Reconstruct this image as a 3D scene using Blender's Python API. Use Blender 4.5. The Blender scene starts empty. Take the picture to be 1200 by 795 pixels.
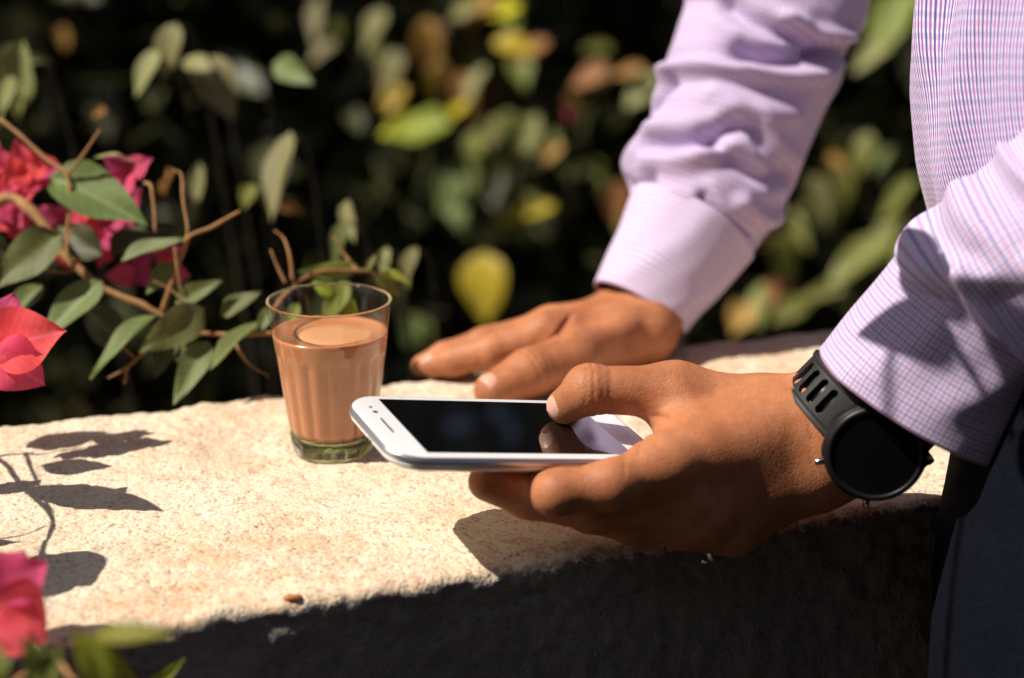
import bpy, math, random
import numpy as np
from mathutils import Vector, Matrix

# ------------------------------------------------------------------ camera, sky, sun
scene = bpy.context.scene
PIT = math.radians(17.0); CAMH = 0.3367; HF = math.radians(32.0)
cam_d = bpy.data.cameras.new('camera'); cam = bpy.data.objects.new('camera', cam_d)
scene.collection.objects.link(cam); scene.camera = cam
cam.location = (0, 0, CAMH); cam.rotation_euler = (math.pi/2 - PIT, 0, 0)
cam_d.sensor_width = 36; cam_d.lens = 18/math.tan(HF/2)
cam_d.clip_start = 0.02; cam_d.clip_end = 500
cam_d.dof.use_dof = True; cam_d.dof.focus_distance = 0.870; cam_d.dof.aperture_fstop = 3.8
cam_d.dof.aperture_blades = 7

SUN = Vector((-0.60, -0.15, 0.80)).normalized()          # towards the sun
world = bpy.data.worlds.new('World'); scene.world = world; world.use_nodes = True
wn = world.node_tree.nodes; wl = world.node_tree.links
sky = wn.new('ShaderNodeTexSky'); sky.sky_type = 'NISHITA'; sky.sun_disc = False
sky.sun_elevation = math.asin(SUN.z); sky.sun_rotation = math.atan2(SUN.x, SUN.y)
sky.dust_density = 2.0
bg = wn['Background']; wl.new(sky.outputs[0], bg.inputs[0]); bg.inputs[1].default_value = 0.05
sd = bpy.data.lights.new('sun', 'SUN'); sd.energy = 5.0; sd.angle = math.radians(0.53); sd.color = (1.0, 0.92, 0.80)
so = bpy.data.objects.new('sun', sd); scene.collection.objects.link(so)
so.rotation_euler = SUN.to_track_quat('Z', 'Y').to_euler(); so.location = SUN*6
vs = scene.view_settings
vs.view_transform = 'Standard'; vs.look = 'None'; vs.gamma = 1.0; vs.use_curve_mapping = False; vs.exposure = 0.36

# ------------------------------------------------------------------ helpers
FPX = 600/math.tan(HF/2)
FW = np.array([0, math.cos(PIT), -math.sin(PIT)]); UPV = np.array([0, math.sin(PIT), math.cos(PIT)])
CO = np.array([0, 0, CAMH])
def P(x, y, d):
    """world point d metres deep along the view axis"""
    return CO + d*(FW + np.array([(x-600)/FPX, 0, 0]) - (y-397.5)/FPX*UPV)
def G(x, y, z=0.0):
    r = FW + np.array([(x-600)/FPX, 0, 0]) - (y-397.5)/FPX*UPV
    return CO + r*(z-CAMH)/r[2]
def nrm(v):
    v = np.asarray(v, float); return v/(np.linalg.norm(v)+1e-12)
rng = np.random.default_rng(7); random.seed(7)
_perm = np.random.default_rng(3).random((64, 64, 64))
def vnoise(p, s=1.0):
    """value noise, -1..1"""
    q = np.asarray(p, float)*s + 1000.0
    i = np.floor(q).astype(int); f = q-i; f = f*f*(3-2*f); i %= 64; j = (i+1) % 64
    def L(a, b, c): return _perm[a, b, c]
    x0, y0, z0 = i[..., 0], i[..., 1], i[..., 2]; x1, y1, z1 = j[..., 0], j[..., 1], j[..., 2]
    fx, fy, fz = f[..., 0], f[..., 1], f[..., 2]
    a = L(x0, y0, z0)*(1-fx)+L(x1, y0, z0)*fx; b = L(x0, y1, z0)*(1-fx)+L(x1, y1, z0)*fx
    c = L(x0, y0, z1)*(1-fx)+L(x1, y0, z1)*fx; d = L(x0, y1, z1)*(1-fx)+L(x1, y1, z1)*fx
    return ((a*(1-fy)+b*fy)*(1-fz)+(c*(1-fy)+d*fy)*fz)*2-1
def fbm(p, s, o=3):
    t = 0; a = 1
    for k in range(o): t = t+a*vnoise(p, s*2**k); a *= .5
    return t

COL = scene.collection
def parent_to(o, par):
    o.parent = par
    m = Matrix.Identity(4); q = par; ch = []
    while q: ch.append(q); q = q.parent
    for q in reversed(ch): m = m @ q.matrix_parent_inverse @ q.matrix_basis
    o.matrix_parent_inverse = m.inverted()
def tag(o, label=None, cat=None, group=None, kind=None):
    if label: o['label'] = label
    if cat: o['category'] = cat
    if group: o['group'] = group
    if kind: o['kind'] = kind
    return o
def mesh_data(name, v, f, uv=None, smooth=True):
    me = bpy.data.meshes.new(name)
    v = np.asarray(v, float)
    me.from_pydata([tuple(x) for x in v.tolist()], [], [tuple(q) for q in (f.tolist() if isinstance(f, np.ndarray) else f)])
    if smooth: me.polygons.foreach_set('use_smooth', np.ones(len(me.polygons), bool))
    if uv is not None:
        lay = me.uv_layers.new(name='UVMap'); li = np.empty(len(me.loops), np.int32)
        me.loops.foreach_get('vertex_index', li)
        lay.data.foreach_set('uv', np.asarray(uv, np.float32)[li].ravel())
    me.update()
    return me
def link(name, me, mat=None, par=None, **kw):
    o = bpy.data.objects.new(name, me); COL.objects.link(o)
    if mat is not None and me is not None and len(me.materials) == 0: me.materials.append(mat)
    if par is not None: parent_to(o, par)
    return tag(o, **kw)
def obj(name, v, f, mat, par=None, uv=None, smooth=True, **kw):
    return link(name, mesh_data(name, v, f, uv, smooth), mat, par, **kw)
def empty(name, loc, **kw):
    o = bpy.data.objects.new(name, None); COL.objects.link(o); o.location = tuple(loc); o.empty_display_size = .02
    return tag(o, **kw)
def solid(o, t, off=-1):
    m = o.modifiers.new('thickness', 'SOLIDIFY'); m.thickness = t; m.offset = off; return o

def catmull(pts, n):
    p = np.asarray(pts, float); p = np.vstack([2*p[0]-p[1], p, 2*p[-1]-p[-2]]); k = len(p)-3
    t = np.linspace(0, k-1e-9, n); i = t.astype(int); f = (t-i)[:, None]
    a, b, c, d = p[i], p[i+1], p[i+2], p[i+3]
    return .5*((2*b)+(-a+c)*f+(2*a-5*b+4*c-d)*f**2+(-a+3*b-3*c+d)*f**3)
def frames(path, ref):
    T = np.gradient(path, axis=0); T /= np.linalg.norm(T, axis=1)[:, None]
    N = ref[None, :]-(T@ref)[:, None]*T; N /= np.linalg.norm(N, axis=1)[:, None]
    return T, N, np.cross(T, N)
def tube_mesh(path, rad, n=10, ref=None, cap=True):
    path = np.asarray(path, float); rad = np.broadcast_to(np.asarray(rad, float), (len(path),))
    ref = np.array([.31, -.8, .5]) if ref is None else ref
    T, N, B = frames(path, ref); a = np.linspace(0, 2*np.pi, n, endpoint=False)
    v = (path[:, None, :]+rad[:, None, None]*(np.cos(a)[None, :, None]*N[:, None, :]+np.sin(a)[None, :, None]*B[:, None, :])).reshape(-1, 3)
    f = []
    for i in range(len(path)-1):
        for j in range(n):
            k = (j+1) % n; f.append((i*n+j, i*n+k, (i+1)*n+k, (i+1)*n+j))
    if cap:
        f.append(tuple(range(n-1, -1, -1))); f.append(tuple((len(path)-1)*n+j for j in range(n)))
    return v, f
def lathe(prof, n=64, fl=None):
    v = []; f = []
    for k, (r, z) in enumerate(prof):
        for j in range(n):
            a = 2*math.pi*j/n; rr = r*(fl(a, z) if fl else 1)
            v.append((rr*math.cos(a), rr*math.sin(a), z))
    m = len(prof)
    for k in range(m-1):
        for j in range(n):
            q = (j+1) % n; f.append((k*n+j, k*n+q, (k+1)*n+q, (k+1)*n+j))
    return np.array(v), f

# ------------------------------------------------------------------ materials
class NT:
    def __init__(s, name):
        s.m = bpy.data.materials.new(name); s.m.use_nodes = True; s.t = s.m.node_tree
        s.b = s.t.nodes['Principled BSDF']; s.out = s.t.nodes['Material Output']
    def n(s, kind, **kw):
        o = s.t.nodes.new('ShaderNode'+kind)
        for k, v in kw.items(): setattr(o, k, v)
        return o
    def l(s, a, b): s.t.links.new(a, b)
    def tc(s, out='Object'): return s.n('TexCoord').outputs[out]
    def noise(s, scale, detail=4, rough=.55, vec=None, dist=0):
        o = s.n('TexNoise'); o.inputs['Scale'].default_value = scale; o.inputs['Detail'].default_value = detail
        o.inputs['Roughness'].default_value = rough; o.inputs['Distortion'].default_value = dist
        s.l(vec if vec is not None else s.tc(), o.inputs['Vector']); return o.outputs['Fac']
    def ramp(s, fac, stops):
        o = s.n('ValToRGB'); e = o.color_ramp.elements
        while len(e) < len(stops): e.new(.5)
        for q, (p, c) in zip(e, stops): q.position = p; q.color = (*c, 1) if len(c) == 3 else c
        s.l(fac, o.inputs[0]); return o.outputs[0]
    def mix(s, fac, a, b, mode='MIX'):
        o = s.n('Mix', data_type='RGBA', blend_type=mode)
        for sock, v in ((o.inputs[0], fac), (o.inputs[6], a), (o.inputs[7], b)):
            if isinstance(v, (int, float)): sock.default_value = v
            elif isinstance(v, tuple): sock.default_value = (*v, 1)
            else: s.l(v, sock)
        return o.outputs[2]
    def math(s, op, a, b=0.0, c=None):
        o = s.n('Math', operation=op)
        for k, v in enumerate((a, b) if c is None else (a, b, c)):
            if isinstance(v, (int, float)): o.inputs[k].default_value = v
            else: s.l(v, o.inputs[k])
        return o.outputs[0]
    def set(s, **kw):
        for k, v in kw.items():
            i = s.b.inputs[k.replace('_', ' ')]
            if isinstance(v, tuple): i.default_value = (*v, 1) if len(v) == 3 and i.type == 'RGBA' else v
            elif isinstance(v, (int, float)): i.default_value = v
            else: s.l(v, i)
    def bump(s, h, strength=.3, dist=.001, chain=None):
        o = s.n('Bump'); o.inputs['Strength'].default_value = strength; o.inputs['Distance'].default_value = dist
        s.l(h, o.inputs['Height'])
        if chain is not None: s.l(chain, o.inputs['Normal'])
        s.l(o.outputs[0], s.b.inputs['Normal']); return o.outputs[0]

def simple(name, col, rough=.5, metal=0, spec=.5, coat=0):
    k = NT(name); k.set(Base_Color=col, Roughness=rough, Metallic=metal, Coat_Weight=coat); k.b.inputs['Specular IOR Level'].default_value = spec
    k.b.inputs['Coat Roughness'].default_value = .05
    return k.m

def mat_plaster():
    """sandy cream coat on top, darker grey down the sides, crumbling where they meet"""
    k = NT('plaster_cream_top_grey_sides'); tc = k.tc()
    big = k.noise(5.5, 4, .6, tc, .6); mid = k.noise(24, 5, .65, tc, .5); fine = k.noise(330, 4, .75, tc)
    vo = k.n('TexVoronoi', feature='F1'); vo.inputs['Scale'].default_value = 520; k.l(tc, vo.inputs['Vector'])
    vp = k.n('TexVoronoi', feature='F1'); vp.inputs['Scale'].default_value = 210; vp.inputs['Randomness'].default_value = 1; k.l(tc, vp.inputs['Vector'])
    grain = k.n('SeparateColor'); k.l(vo.outputs['Color'], grain.inputs[0])
    c = k.ramp(mid, [(.25, (.58, .46, .33)), (.5, (.70, .60, .46)), (.75, (.77, .69, .55))])
    ru = k.math('MULTIPLY', k.ramp(big, [(.46, (0, 0, 0)), (.64, (1, 1, 1))]), k.ramp(k.noise(60, 5, .7, tc, 1.), [(.40, (0, 0, 0)), (.62, (1, 1, 1))]))
    c = k.mix(k.math('MULTIPLY', ru, .75), c, (.64, .34, .18))
    gy = k.ramp(k.noise(9, 4, .6, tc), [(.52, (0, 0, 0)), (.7, (1, 1, 1))])
    c = k.mix(k.math('MULTIPLY', gy, .28), c, (.52, .48, .42))
    g2 = k.ramp(grain.outputs[0], [(.0, (.74, .66, .58)), (.14, (.95, .92, .89)), (.6, (1, 1, 1)), (1., (1.06, 1.06, 1.06))]); c = k.mix(.9, c, g2, 'MULTIPLY')
    sp = k.ramp(fine, [(.33, (1, 1, 1)), (.43, (0, 0, 0))])
    c = k.mix(k.math('MULTIPLY', sp, .68), c, (.30, .15, .08))
    red = k.math('GREATER_THAN', grain.outputs[1], .93); c = k.mix(k.math('MULTIPLY', red, .45), c, (.45, .16, .08))
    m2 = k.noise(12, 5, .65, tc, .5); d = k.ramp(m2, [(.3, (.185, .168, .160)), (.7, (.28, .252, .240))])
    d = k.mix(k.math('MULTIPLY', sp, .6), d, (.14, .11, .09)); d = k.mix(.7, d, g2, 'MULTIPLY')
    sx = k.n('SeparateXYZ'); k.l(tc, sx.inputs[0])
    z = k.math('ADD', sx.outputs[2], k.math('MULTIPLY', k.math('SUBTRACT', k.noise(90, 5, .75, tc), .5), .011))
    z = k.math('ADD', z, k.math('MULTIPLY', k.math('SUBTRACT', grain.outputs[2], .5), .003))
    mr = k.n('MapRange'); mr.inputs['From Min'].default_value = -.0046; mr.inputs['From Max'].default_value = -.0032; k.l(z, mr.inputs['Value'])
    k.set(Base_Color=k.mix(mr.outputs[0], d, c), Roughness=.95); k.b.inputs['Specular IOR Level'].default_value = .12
    inv = k.math('SUBTRACT', 1.0, vo.outputs['Distance']); pit = k.ramp(vp.outputs['Distance'], [(.10, (0, 0, 0)), (.34, (1, 1, 1))])
    b1 = k.bump(inv, .30, .0014); b2 = k.bump(fine, .55, .0018, b1); k.bump(pit, .30, .0012, b2)
    return k.m
def mat_skin():
    k = NT('brown_skin'); tc = k.tc()
    blot = k.noise(38, 4, .6, tc); fine = k.noise(700, 3, .6, tc)
    c = k.ramp(blot, [(.28, (.32, .110, .046)), (.52, (.44, .168, .074)), (.76, (.53, .222, .106))]); c = k.mix(k.math('MULTIPLY', k.ramp(k.noise(260, 4, .7, tc), [(.35, (1, 1, 1)), (.55, (0, 0, 0))]), .30), c, (.26, .09, .04))
    v = k.n('TexVoronoi', feature='DISTANCE_TO_EDGE'); v.inputs['Scale'].default_value = 520; k.l(tc, v.inputs['Vector'])
    k.set(Base_Color=c, Roughness=k.math('ADD', k.math('MULTIPLY', fine, .22), .42), Subsurface_Weight=.12)
    k.b.inputs['Subsurface Radius'].default_value = (1, .35, .18); k.b.inputs['Subsurface Scale'].default_value = .004
    k.b.inputs['Specular IOR Level'].default_value = .32
    b1 = k.bump(k.ramp(v.outputs['Distance'], [(0, (0, 0, 0)), (.14, (1, 1, 1))]), .22, .0005); b2 = k.bump(k.noise(190, 4, .6, tc, .3), .15, .0012, b1); k.bump(fine, .25, .0006, b2)
    return k.m
def mat_shirt(name, pitch=.0026, ground=(.80, .74, .80), ca=(.33, .16, .42), cb=(.60, .16, .40), wide=.36, across=1.0, along=1.0):
    """tiny two-tone check woven in cloth coordinates"""
    k = NT(name); uv = k.n('UVMap').outputs[0]
    sx = k.n('SeparateXYZ'); k.l(uv, sx.inputs[0])
    wob = k.math('MULTIPLY', k.math('SUBTRACT', k.noise(60, 2, .5, uv), .5), .0012)
    def stripe(sock, ph):
        s_ = k.math('DIVIDE', k.math('ADD', sock, wob), pitch)
        fr = k.math('FRACT', k.math('ADD', s_, ph))
        tri = k.math('ABSOLUTE', k.math('SUBTRACT', fr, .5))          # 0 at stripe centre
        m = k.n('MapRange', interpolation_type='SMOOTHSTEP'); m.inputs['From Min'].default_value = wide*.5+.07; m.inputs['From Max'].default_value = wide*.5-.07
        k.l(tri, m.inputs['Value']); on = m.outputs[0]
        h = k.math('FRACT', k.math('MULTIPLY', k.math('FLOOR', k.math('ADD', s_, ph)), .5))
        return on, k.math('GREATER_THAN', h, .25)
    a1, p1 = stripe(sx.outputs[0], .0); a2, p2 = stripe(sx.outputs[1], .37)
    c1 = k.mix(p1, ca, cb); c2 = k.mix(p2, ca, cb)
    c = k.mix(k.math('MULTIPLY', a1, .72*along), ground, c1); c = k.mix(k.math('MULTIPLY', a2, .72*across), c, c2)
    k.set(Base_Color=c, Roughness=.85, Sheen_Weight=.15); k.b.inputs['Specular IOR Level'].default_value = .2
    w = k.n('TexWave', wave_type='BANDS'); w.inputs['Scale'].default_value = 700; k.l(uv, w.inputs['Vector'])
    b1 = k.bump(k.noise(90, 4, .6, uv), .25, .0016); k.bump(w.outputs['Fac'], .15, .0003, b1)
    return k.m
def mat_denim():
    k = NT('dark_blue_denim'); uv = k.n('UVMap').outputs[0]
    w = k.n('TexWave', wave_type='BANDS', bands_direction='DIAGONAL'); w.inputs['Scale'].default_value = 420; w.inputs['Distortion'].default_value = 3; w.inputs['Detail'].default_value = 3
    k.l(uv, w.inputs['Vector']); n = k.noise(900, 3, .7, uv); f = k.math('MULTIPLY', w.outputs['Fac'], n)
    c = k.ramp(f, [(.25, (.0012, .0016, .004)), (.52, (.0040, .006, .014)), (.85, (.07, .095, .15))])
    k.set(Base_Color=c, Roughness=.95); k.b.inputs['Specular IOR Level'].default_value = .1; k.bump(f, .6, .0009); return k.m
def mat_leaf(name, a, b, trans=.45, rough=.45, brown=.35):
    k = NT(name); tc = k.tc(); oi = k.n('ObjectInfo')
    n = k.noise(30, 4, .6, tc)
    c = k.mix(n, a, b)
    sx = k.n('SeparateXYZ'); k.l(tc, sx.inputs[0]); ax = k.math('ABSOLUTE', sx.outputs[0])
    mid = k.n('MapRange'); mid.inputs['From Min'].default_value = .024; mid.inputs['From Max'].default_value = .008; k.l(ax, mid.inputs['Value'])
    fr = k.math('ABSOLUTE', k.math('SUBTRACT', k.math('FRACT', k.math('MULTIPLY', k.math('SUBTRACT', sx.outputs[1], k.math('MULTIPLY', ax, .8)), 8.0)), .5))
    sv = k.n('MapRange'); sv.inputs['From Min'].default_value = .10; sv.inputs['From Max'].default_value = .02; k.l(fr, sv.inputs['Value'])
    vein = k.math('MAXIMUM', mid.outputs[0], k.math('MULTIPLY', sv.outputs[0], .45))
    c = k.mix(k.math('MULTIPLY', vein, .38), c, tuple(min(1., q*1.9+.03) for q in b))
    edge = k.ramp(k.noise(7, 4, .7, tc), [(.60, (0, 0, 0)), (.72, (1, 1, 1))]); c = k.mix(k.math('MULTIPLY', edge, brown), c, (.30, .16, .05))
    hs = k.n('HueSaturation'); k.l(c, hs.inputs['Color'])
    k.l(k.math('ADD', k.math('MULTIPLY', oi.outputs['Random'], .5), .75), hs.inputs['Value'])
    k.l(k.math('ADD', k.math('MULTIPLY', oi.outputs['Random'], .05), .475), hs.inputs['Hue']); c = hs.outputs[0]
    k.set(Base_Color=c, Roughness=rough); k.b.inputs['Specular IOR Level'].default_value = .35
    k.bump(k.noise(90, 3, .5, tc), .2, .001)
    t = k.n('BsdfTranslucent'); k.l(c, t.inputs[0]); m = k.n('MixShader'); m.inputs[0].default_value = trans
    k.l(k.b.outputs[0], m.inputs[1]); k.l(t.outputs[0], m.inputs[2]); k.l(m.outputs[0], k.out.inputs[0]); return k.m
def mat_glass_wall():
    k = NT('thin_clear_glass'); lw = k.n('LayerWeight'); lw.inputs[0].default_value = .5
    fac = k.math('ADD', k.math('MULTIPLY', k.math('POWER', lw.outputs['Facing'], 4.0), .55), .035)
    t = k.n('BsdfTransparent'); t.inputs[0].default_value = (.975, .985, .965, 1); g = k.n('BsdfGlossy'); g.inputs['Roughness'].default_value = .02
    m = k.n('MixShader'); k.l(fac, m.inputs[0]); k.l(t.outputs[0], m.inputs[1]); k.l(g.outputs[0], m.inputs[2]); k.l(m.outputs[0], k.out.inputs[0]); return k.m
def mat_glass_base():
    k = NT('thick_green_glass'); k.set(Base_Color=(.86, .93, .70), Roughness=.02, IOR=1.5, Transmission_Weight=1.0)
    t = k.n('BsdfTransparent'); t.inputs[0].default_value = (.80, .86, .58, 1); m = k.n('MixShader'); m.inputs[0].default_value = .15
    k.l(k.b.outputs[0], m.inputs[1]); k.l(t.outputs[0], m.inputs[2]); k.l(m.outputs[0], k.out.inputs[0]); return k.m
def mat_tea():
    k = NT('milky_tea'); tc = k.tc(); n = k.noise(60, 3, .5, tc)
    c = k.ramp(n, [(.3, (.46, .172, .068)), (.7, (.53, .212, .090))])
    k.set(Base_Color=c, Roughness=.25, Subsurface_Weight=.3, Coat_Weight=.6); k.b.inputs['Subsurface Radius'].default_value = (1, .5, .3); k.b.inputs['Subsurface Scale'].default_value = .006
    k.b.inputs['Coat Roughness'].default_value = .03
    return k.m
def mat_bark(name, a, b):
    k = NT(name); n = k.noise(140, 4, .6); k.set(Base_Color=k.mix(n, a, b), Roughness=.8); k.bump(n, .4, .001); return k.m
def mat_soil():
    k = NT('dark_soil'); n = k.noise(14, 6, .7); k.set(Base_Color=k.ramp(n, [(.3, (.022, .017, .012)), (.7, (.050, .038, .027))]), Roughness=1); k.bump(n, .8, .02); return k.m

M = dict(plaster=mat_plaster(), skin=mat_skin(), denim=mat_denim(), tea=mat_tea(), soil=mat_soil(),
    shirt=mat_shirt('checked_shirt_cloth', .0019, (.74, .70, .84), (.06, .06, .30), (.34, .10, .38), .54, .32, 1.30),
    sleeve=mat_shirt('checked_sleeve_cloth', .0022, (.62, .56, .70), (.20, .14, .40), (.44, .22, .46)),
    stripe=mat_shirt('striped_cuff_cloth', .0030, (.64, .58, .71), (.34, .22, .48), (.40, .23, .48), .46, 1.0, .12),
    glass=mat_glass_wall(), gbase=mat_glass_base(),
    foam=simple('tea_skin', (.60, .28, .14), .35),
    white=simple('white_phone_plastic', (.80, .81, .83), .22, coat=.6), silver=simple('brushed_silver_trim', (.55, .57, .62), .28, .85),
    screen=simple('black_screen_glass', (.004, .004, .005), .03, spec=.8, coat=1.0), black=simple('black_hole', (.01, .01, .01), .5),
    nail=simple('fingernail', (.60, .33, .24), .38, spec=.35), rubber=simple('black_watch_rubber', (.016, .016, .017), .55, spec=.35),
    case=simple('black_watch_case', (.008, .008, .009), .42, spec=.3), dial=simple('dark_watch_crystal', (.004, .004, .005), .10, spec=.3),
    steel=simple('watch_steel', (.5, .5, .5), .25, 1.0), button=simple('pale_shirt_button', (.75, .68, .72), .3), thread=simple('tan_thread', (.45, .32, .18), .8),
    leaf=mat_leaf('vine_leaf', (.125, .175, .050), (.200, .235, .080), .38, .5), pale=mat_leaf('pale_leaf', (.22, .225, .085), (.31, .29, .12), .3, .6),
    yellow=mat_leaf('yellow_leaf', (.55, .42, .02), (.66, .55, .05), .35), orange=mat_leaf('dry_orange_leaf', (.36, .17, .04), (.46, .26, .08), .3, .6),
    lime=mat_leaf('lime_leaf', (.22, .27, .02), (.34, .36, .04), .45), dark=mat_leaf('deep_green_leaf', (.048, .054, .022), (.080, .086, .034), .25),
    olive=mat_leaf('olive_leaf', (.17, .20, .04), (.28, .29, .07), .4),
    bract=mat_leaf('pink_bract', (.76, .060, .150), (.84, .135, .25), .5, .75, .0), stem=mat_bark('brown_stem', (.22, .105, .035), (.38, .20, .075)),
    bark=mat_bark('tree_bark', (.05, .035, .022), (.11, .08, .05)), hair=simple('black_hair', (.01, .008, .007), .5), chip=simple('red_brick_chip', (.42, .15, .06), .9),
    hempink=simple('pink_hem_thread', (.52, .30, .44), .9, spec=.1), leather=simple('brown_leather', (.06, .03, .015), .5))

# ------------------------------------------------------------------ ground
W_ANG = math.radians(21.4); WD = np.array([math.cos(W_ANG), math.sin(W_ANG), 0]); WN = np.array([math.sin(W_ANG), -math.cos(W_ANG), 0])
GZ = -0.84
def ground():
    n = 60; xs = np.sign(np.linspace(-1, 1, n))*np.abs(np.linspace(-1, 1, n))**3*150
    X, Y = np.meshgrid(xs, xs, indexing='ij'); Z = GZ+.02*vnoise(np.stack([X, Y, 0*X], -1), 1.5)*(np.hypot(X, Y) < 20)
    v = np.stack([X, Y+1, Z], -1).reshape(-1, 3); f = [(i*n+j, (i+1)*n+j, (i+1)*n+j+1, i*n+j+1) for i in range(n-1) for j in range(n-1)]
    obj('ground', v, f, M['soil'], kind='structure')
ground()

# ------------------------------------------------------------------ wall with a cream plaster top
W0 = np.array([.195, .823, 0])              # a point of the near top edge
def wall():
    WID = .279
    s = np.concatenate([-np.geomspace(3.2, .46, 26)[:-1], np.arange(-.46, .34, .0017), np.geomspace(.34, 4, 30)])
    prof = []                                # (outward offset from near edge, z, is_top)
    for z in np.concatenate([np.linspace(GZ-.05, -.3, 12), np.arange(-.295, -.026, .0035), np.arange(-.026, -.0062, .0014)]): prof.append((0, z, 0))
    for a in np.linspace(0, 90, 7): prof.append((-.006+.006*math.cos(math.radians(a)), -.006+.006*math.sin(math.radians(a)), 1 if a > 0 else 0))
    for y in np.arange(-.009, -WID+.009, -.0024): prof.append((y, 0, 1))
    for a in np.linspace(90, 180, 6): prof.append((-WID+.007+.007*math.cos(math.radians(a)), -.007+.007*math.sin(math.radians(a)), 1))
    for z in np.linspace(-.03, GZ-.05, 14): prof.append((-WID, z, 0))
    pr = np.array(prof); m = len(pr)
    base = W0[None, None]+s[:, None, None]*WD[None, None]+pr[None, :, 0:1]*WN[None, None]; base = np.broadcast_to(base, (len(s), m, 3)).copy(); base[..., 2] = pr[None, :, 1]
    d2 = np.roll(pr[:, :2], -1, 0)-np.roll(pr[:, :2], 1, 0); nn = np.stack([d2[:, 1], -d2[:, 0]], 1)
    nn[0] = nn[1]; nn[-1] = nn[-2]; nn /= np.linalg.norm(nn, axis=1)[:, None]
    nor = nn[None, :, 0:1]*WN+nn[None, :, 1:2]*np.array([0, 0, 1.])
    edge = np.exp(-((pr[:, 0])**2+(pr[:, 1])**2)/(2*.007**2))+.8*np.exp(-((pr[:, 0]+WID)**2+(pr[:, 1])**2)/(2*.007**2))
    d = .0011*fbm(base, 28)+.00055*fbm(base, 210, 3)+edge[None]*(.0015*fbm(base+7, 75, 3)-.0014*np.clip(fbm(base+3, 26, 2)-.2, 0, 1)*2)
    d = np.where(pr[None, :, 2] > .5, d, d*1.3+.0012*fbm(base, 120, 2))
    d -= .0016*np.clip(fbm(base+19, 130, 2)-.85, 0, 1)*3
    v = (base+nor*d[..., None]).reshape(-1, 3)
    I, J = np.meshgrid(np.arange(len(s)-1), np.arange(m-1), indexing='ij'); a = (I*m+J).ravel()
    f = np.stack([a, a+m, a+m+1, a+1], 1)[:, ::-1]
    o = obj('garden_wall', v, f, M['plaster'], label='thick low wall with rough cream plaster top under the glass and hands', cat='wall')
    return o
WALL = wall()
def chip(px_, py_, sz, lab):
    c = G(px_, py_, sz*.3); r = np.random.default_rng(int(px_)); v, f = lathe([(0.001*sz, -.5*sz), (.8*sz, -.4*sz), (1.0*sz, .0), (.7*sz, .4*sz), (0.001*sz, .5*sz)], 9)
    v = v*np.array([1.4, .8, .7])*(1+.25*r.standard_normal((len(v), 1))*.6)+c
    obj('brick_chip', v, f, M['chip'], smooth=False, label=lab, cat='chip', group='red chips lying on the wall')
chip(218, 493, .0022, 'small red chip lying upright near the far edge of the wall top')
chip(343, 700, .0030, 'flat orange chip lying near the near edge of the wall top')

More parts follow.
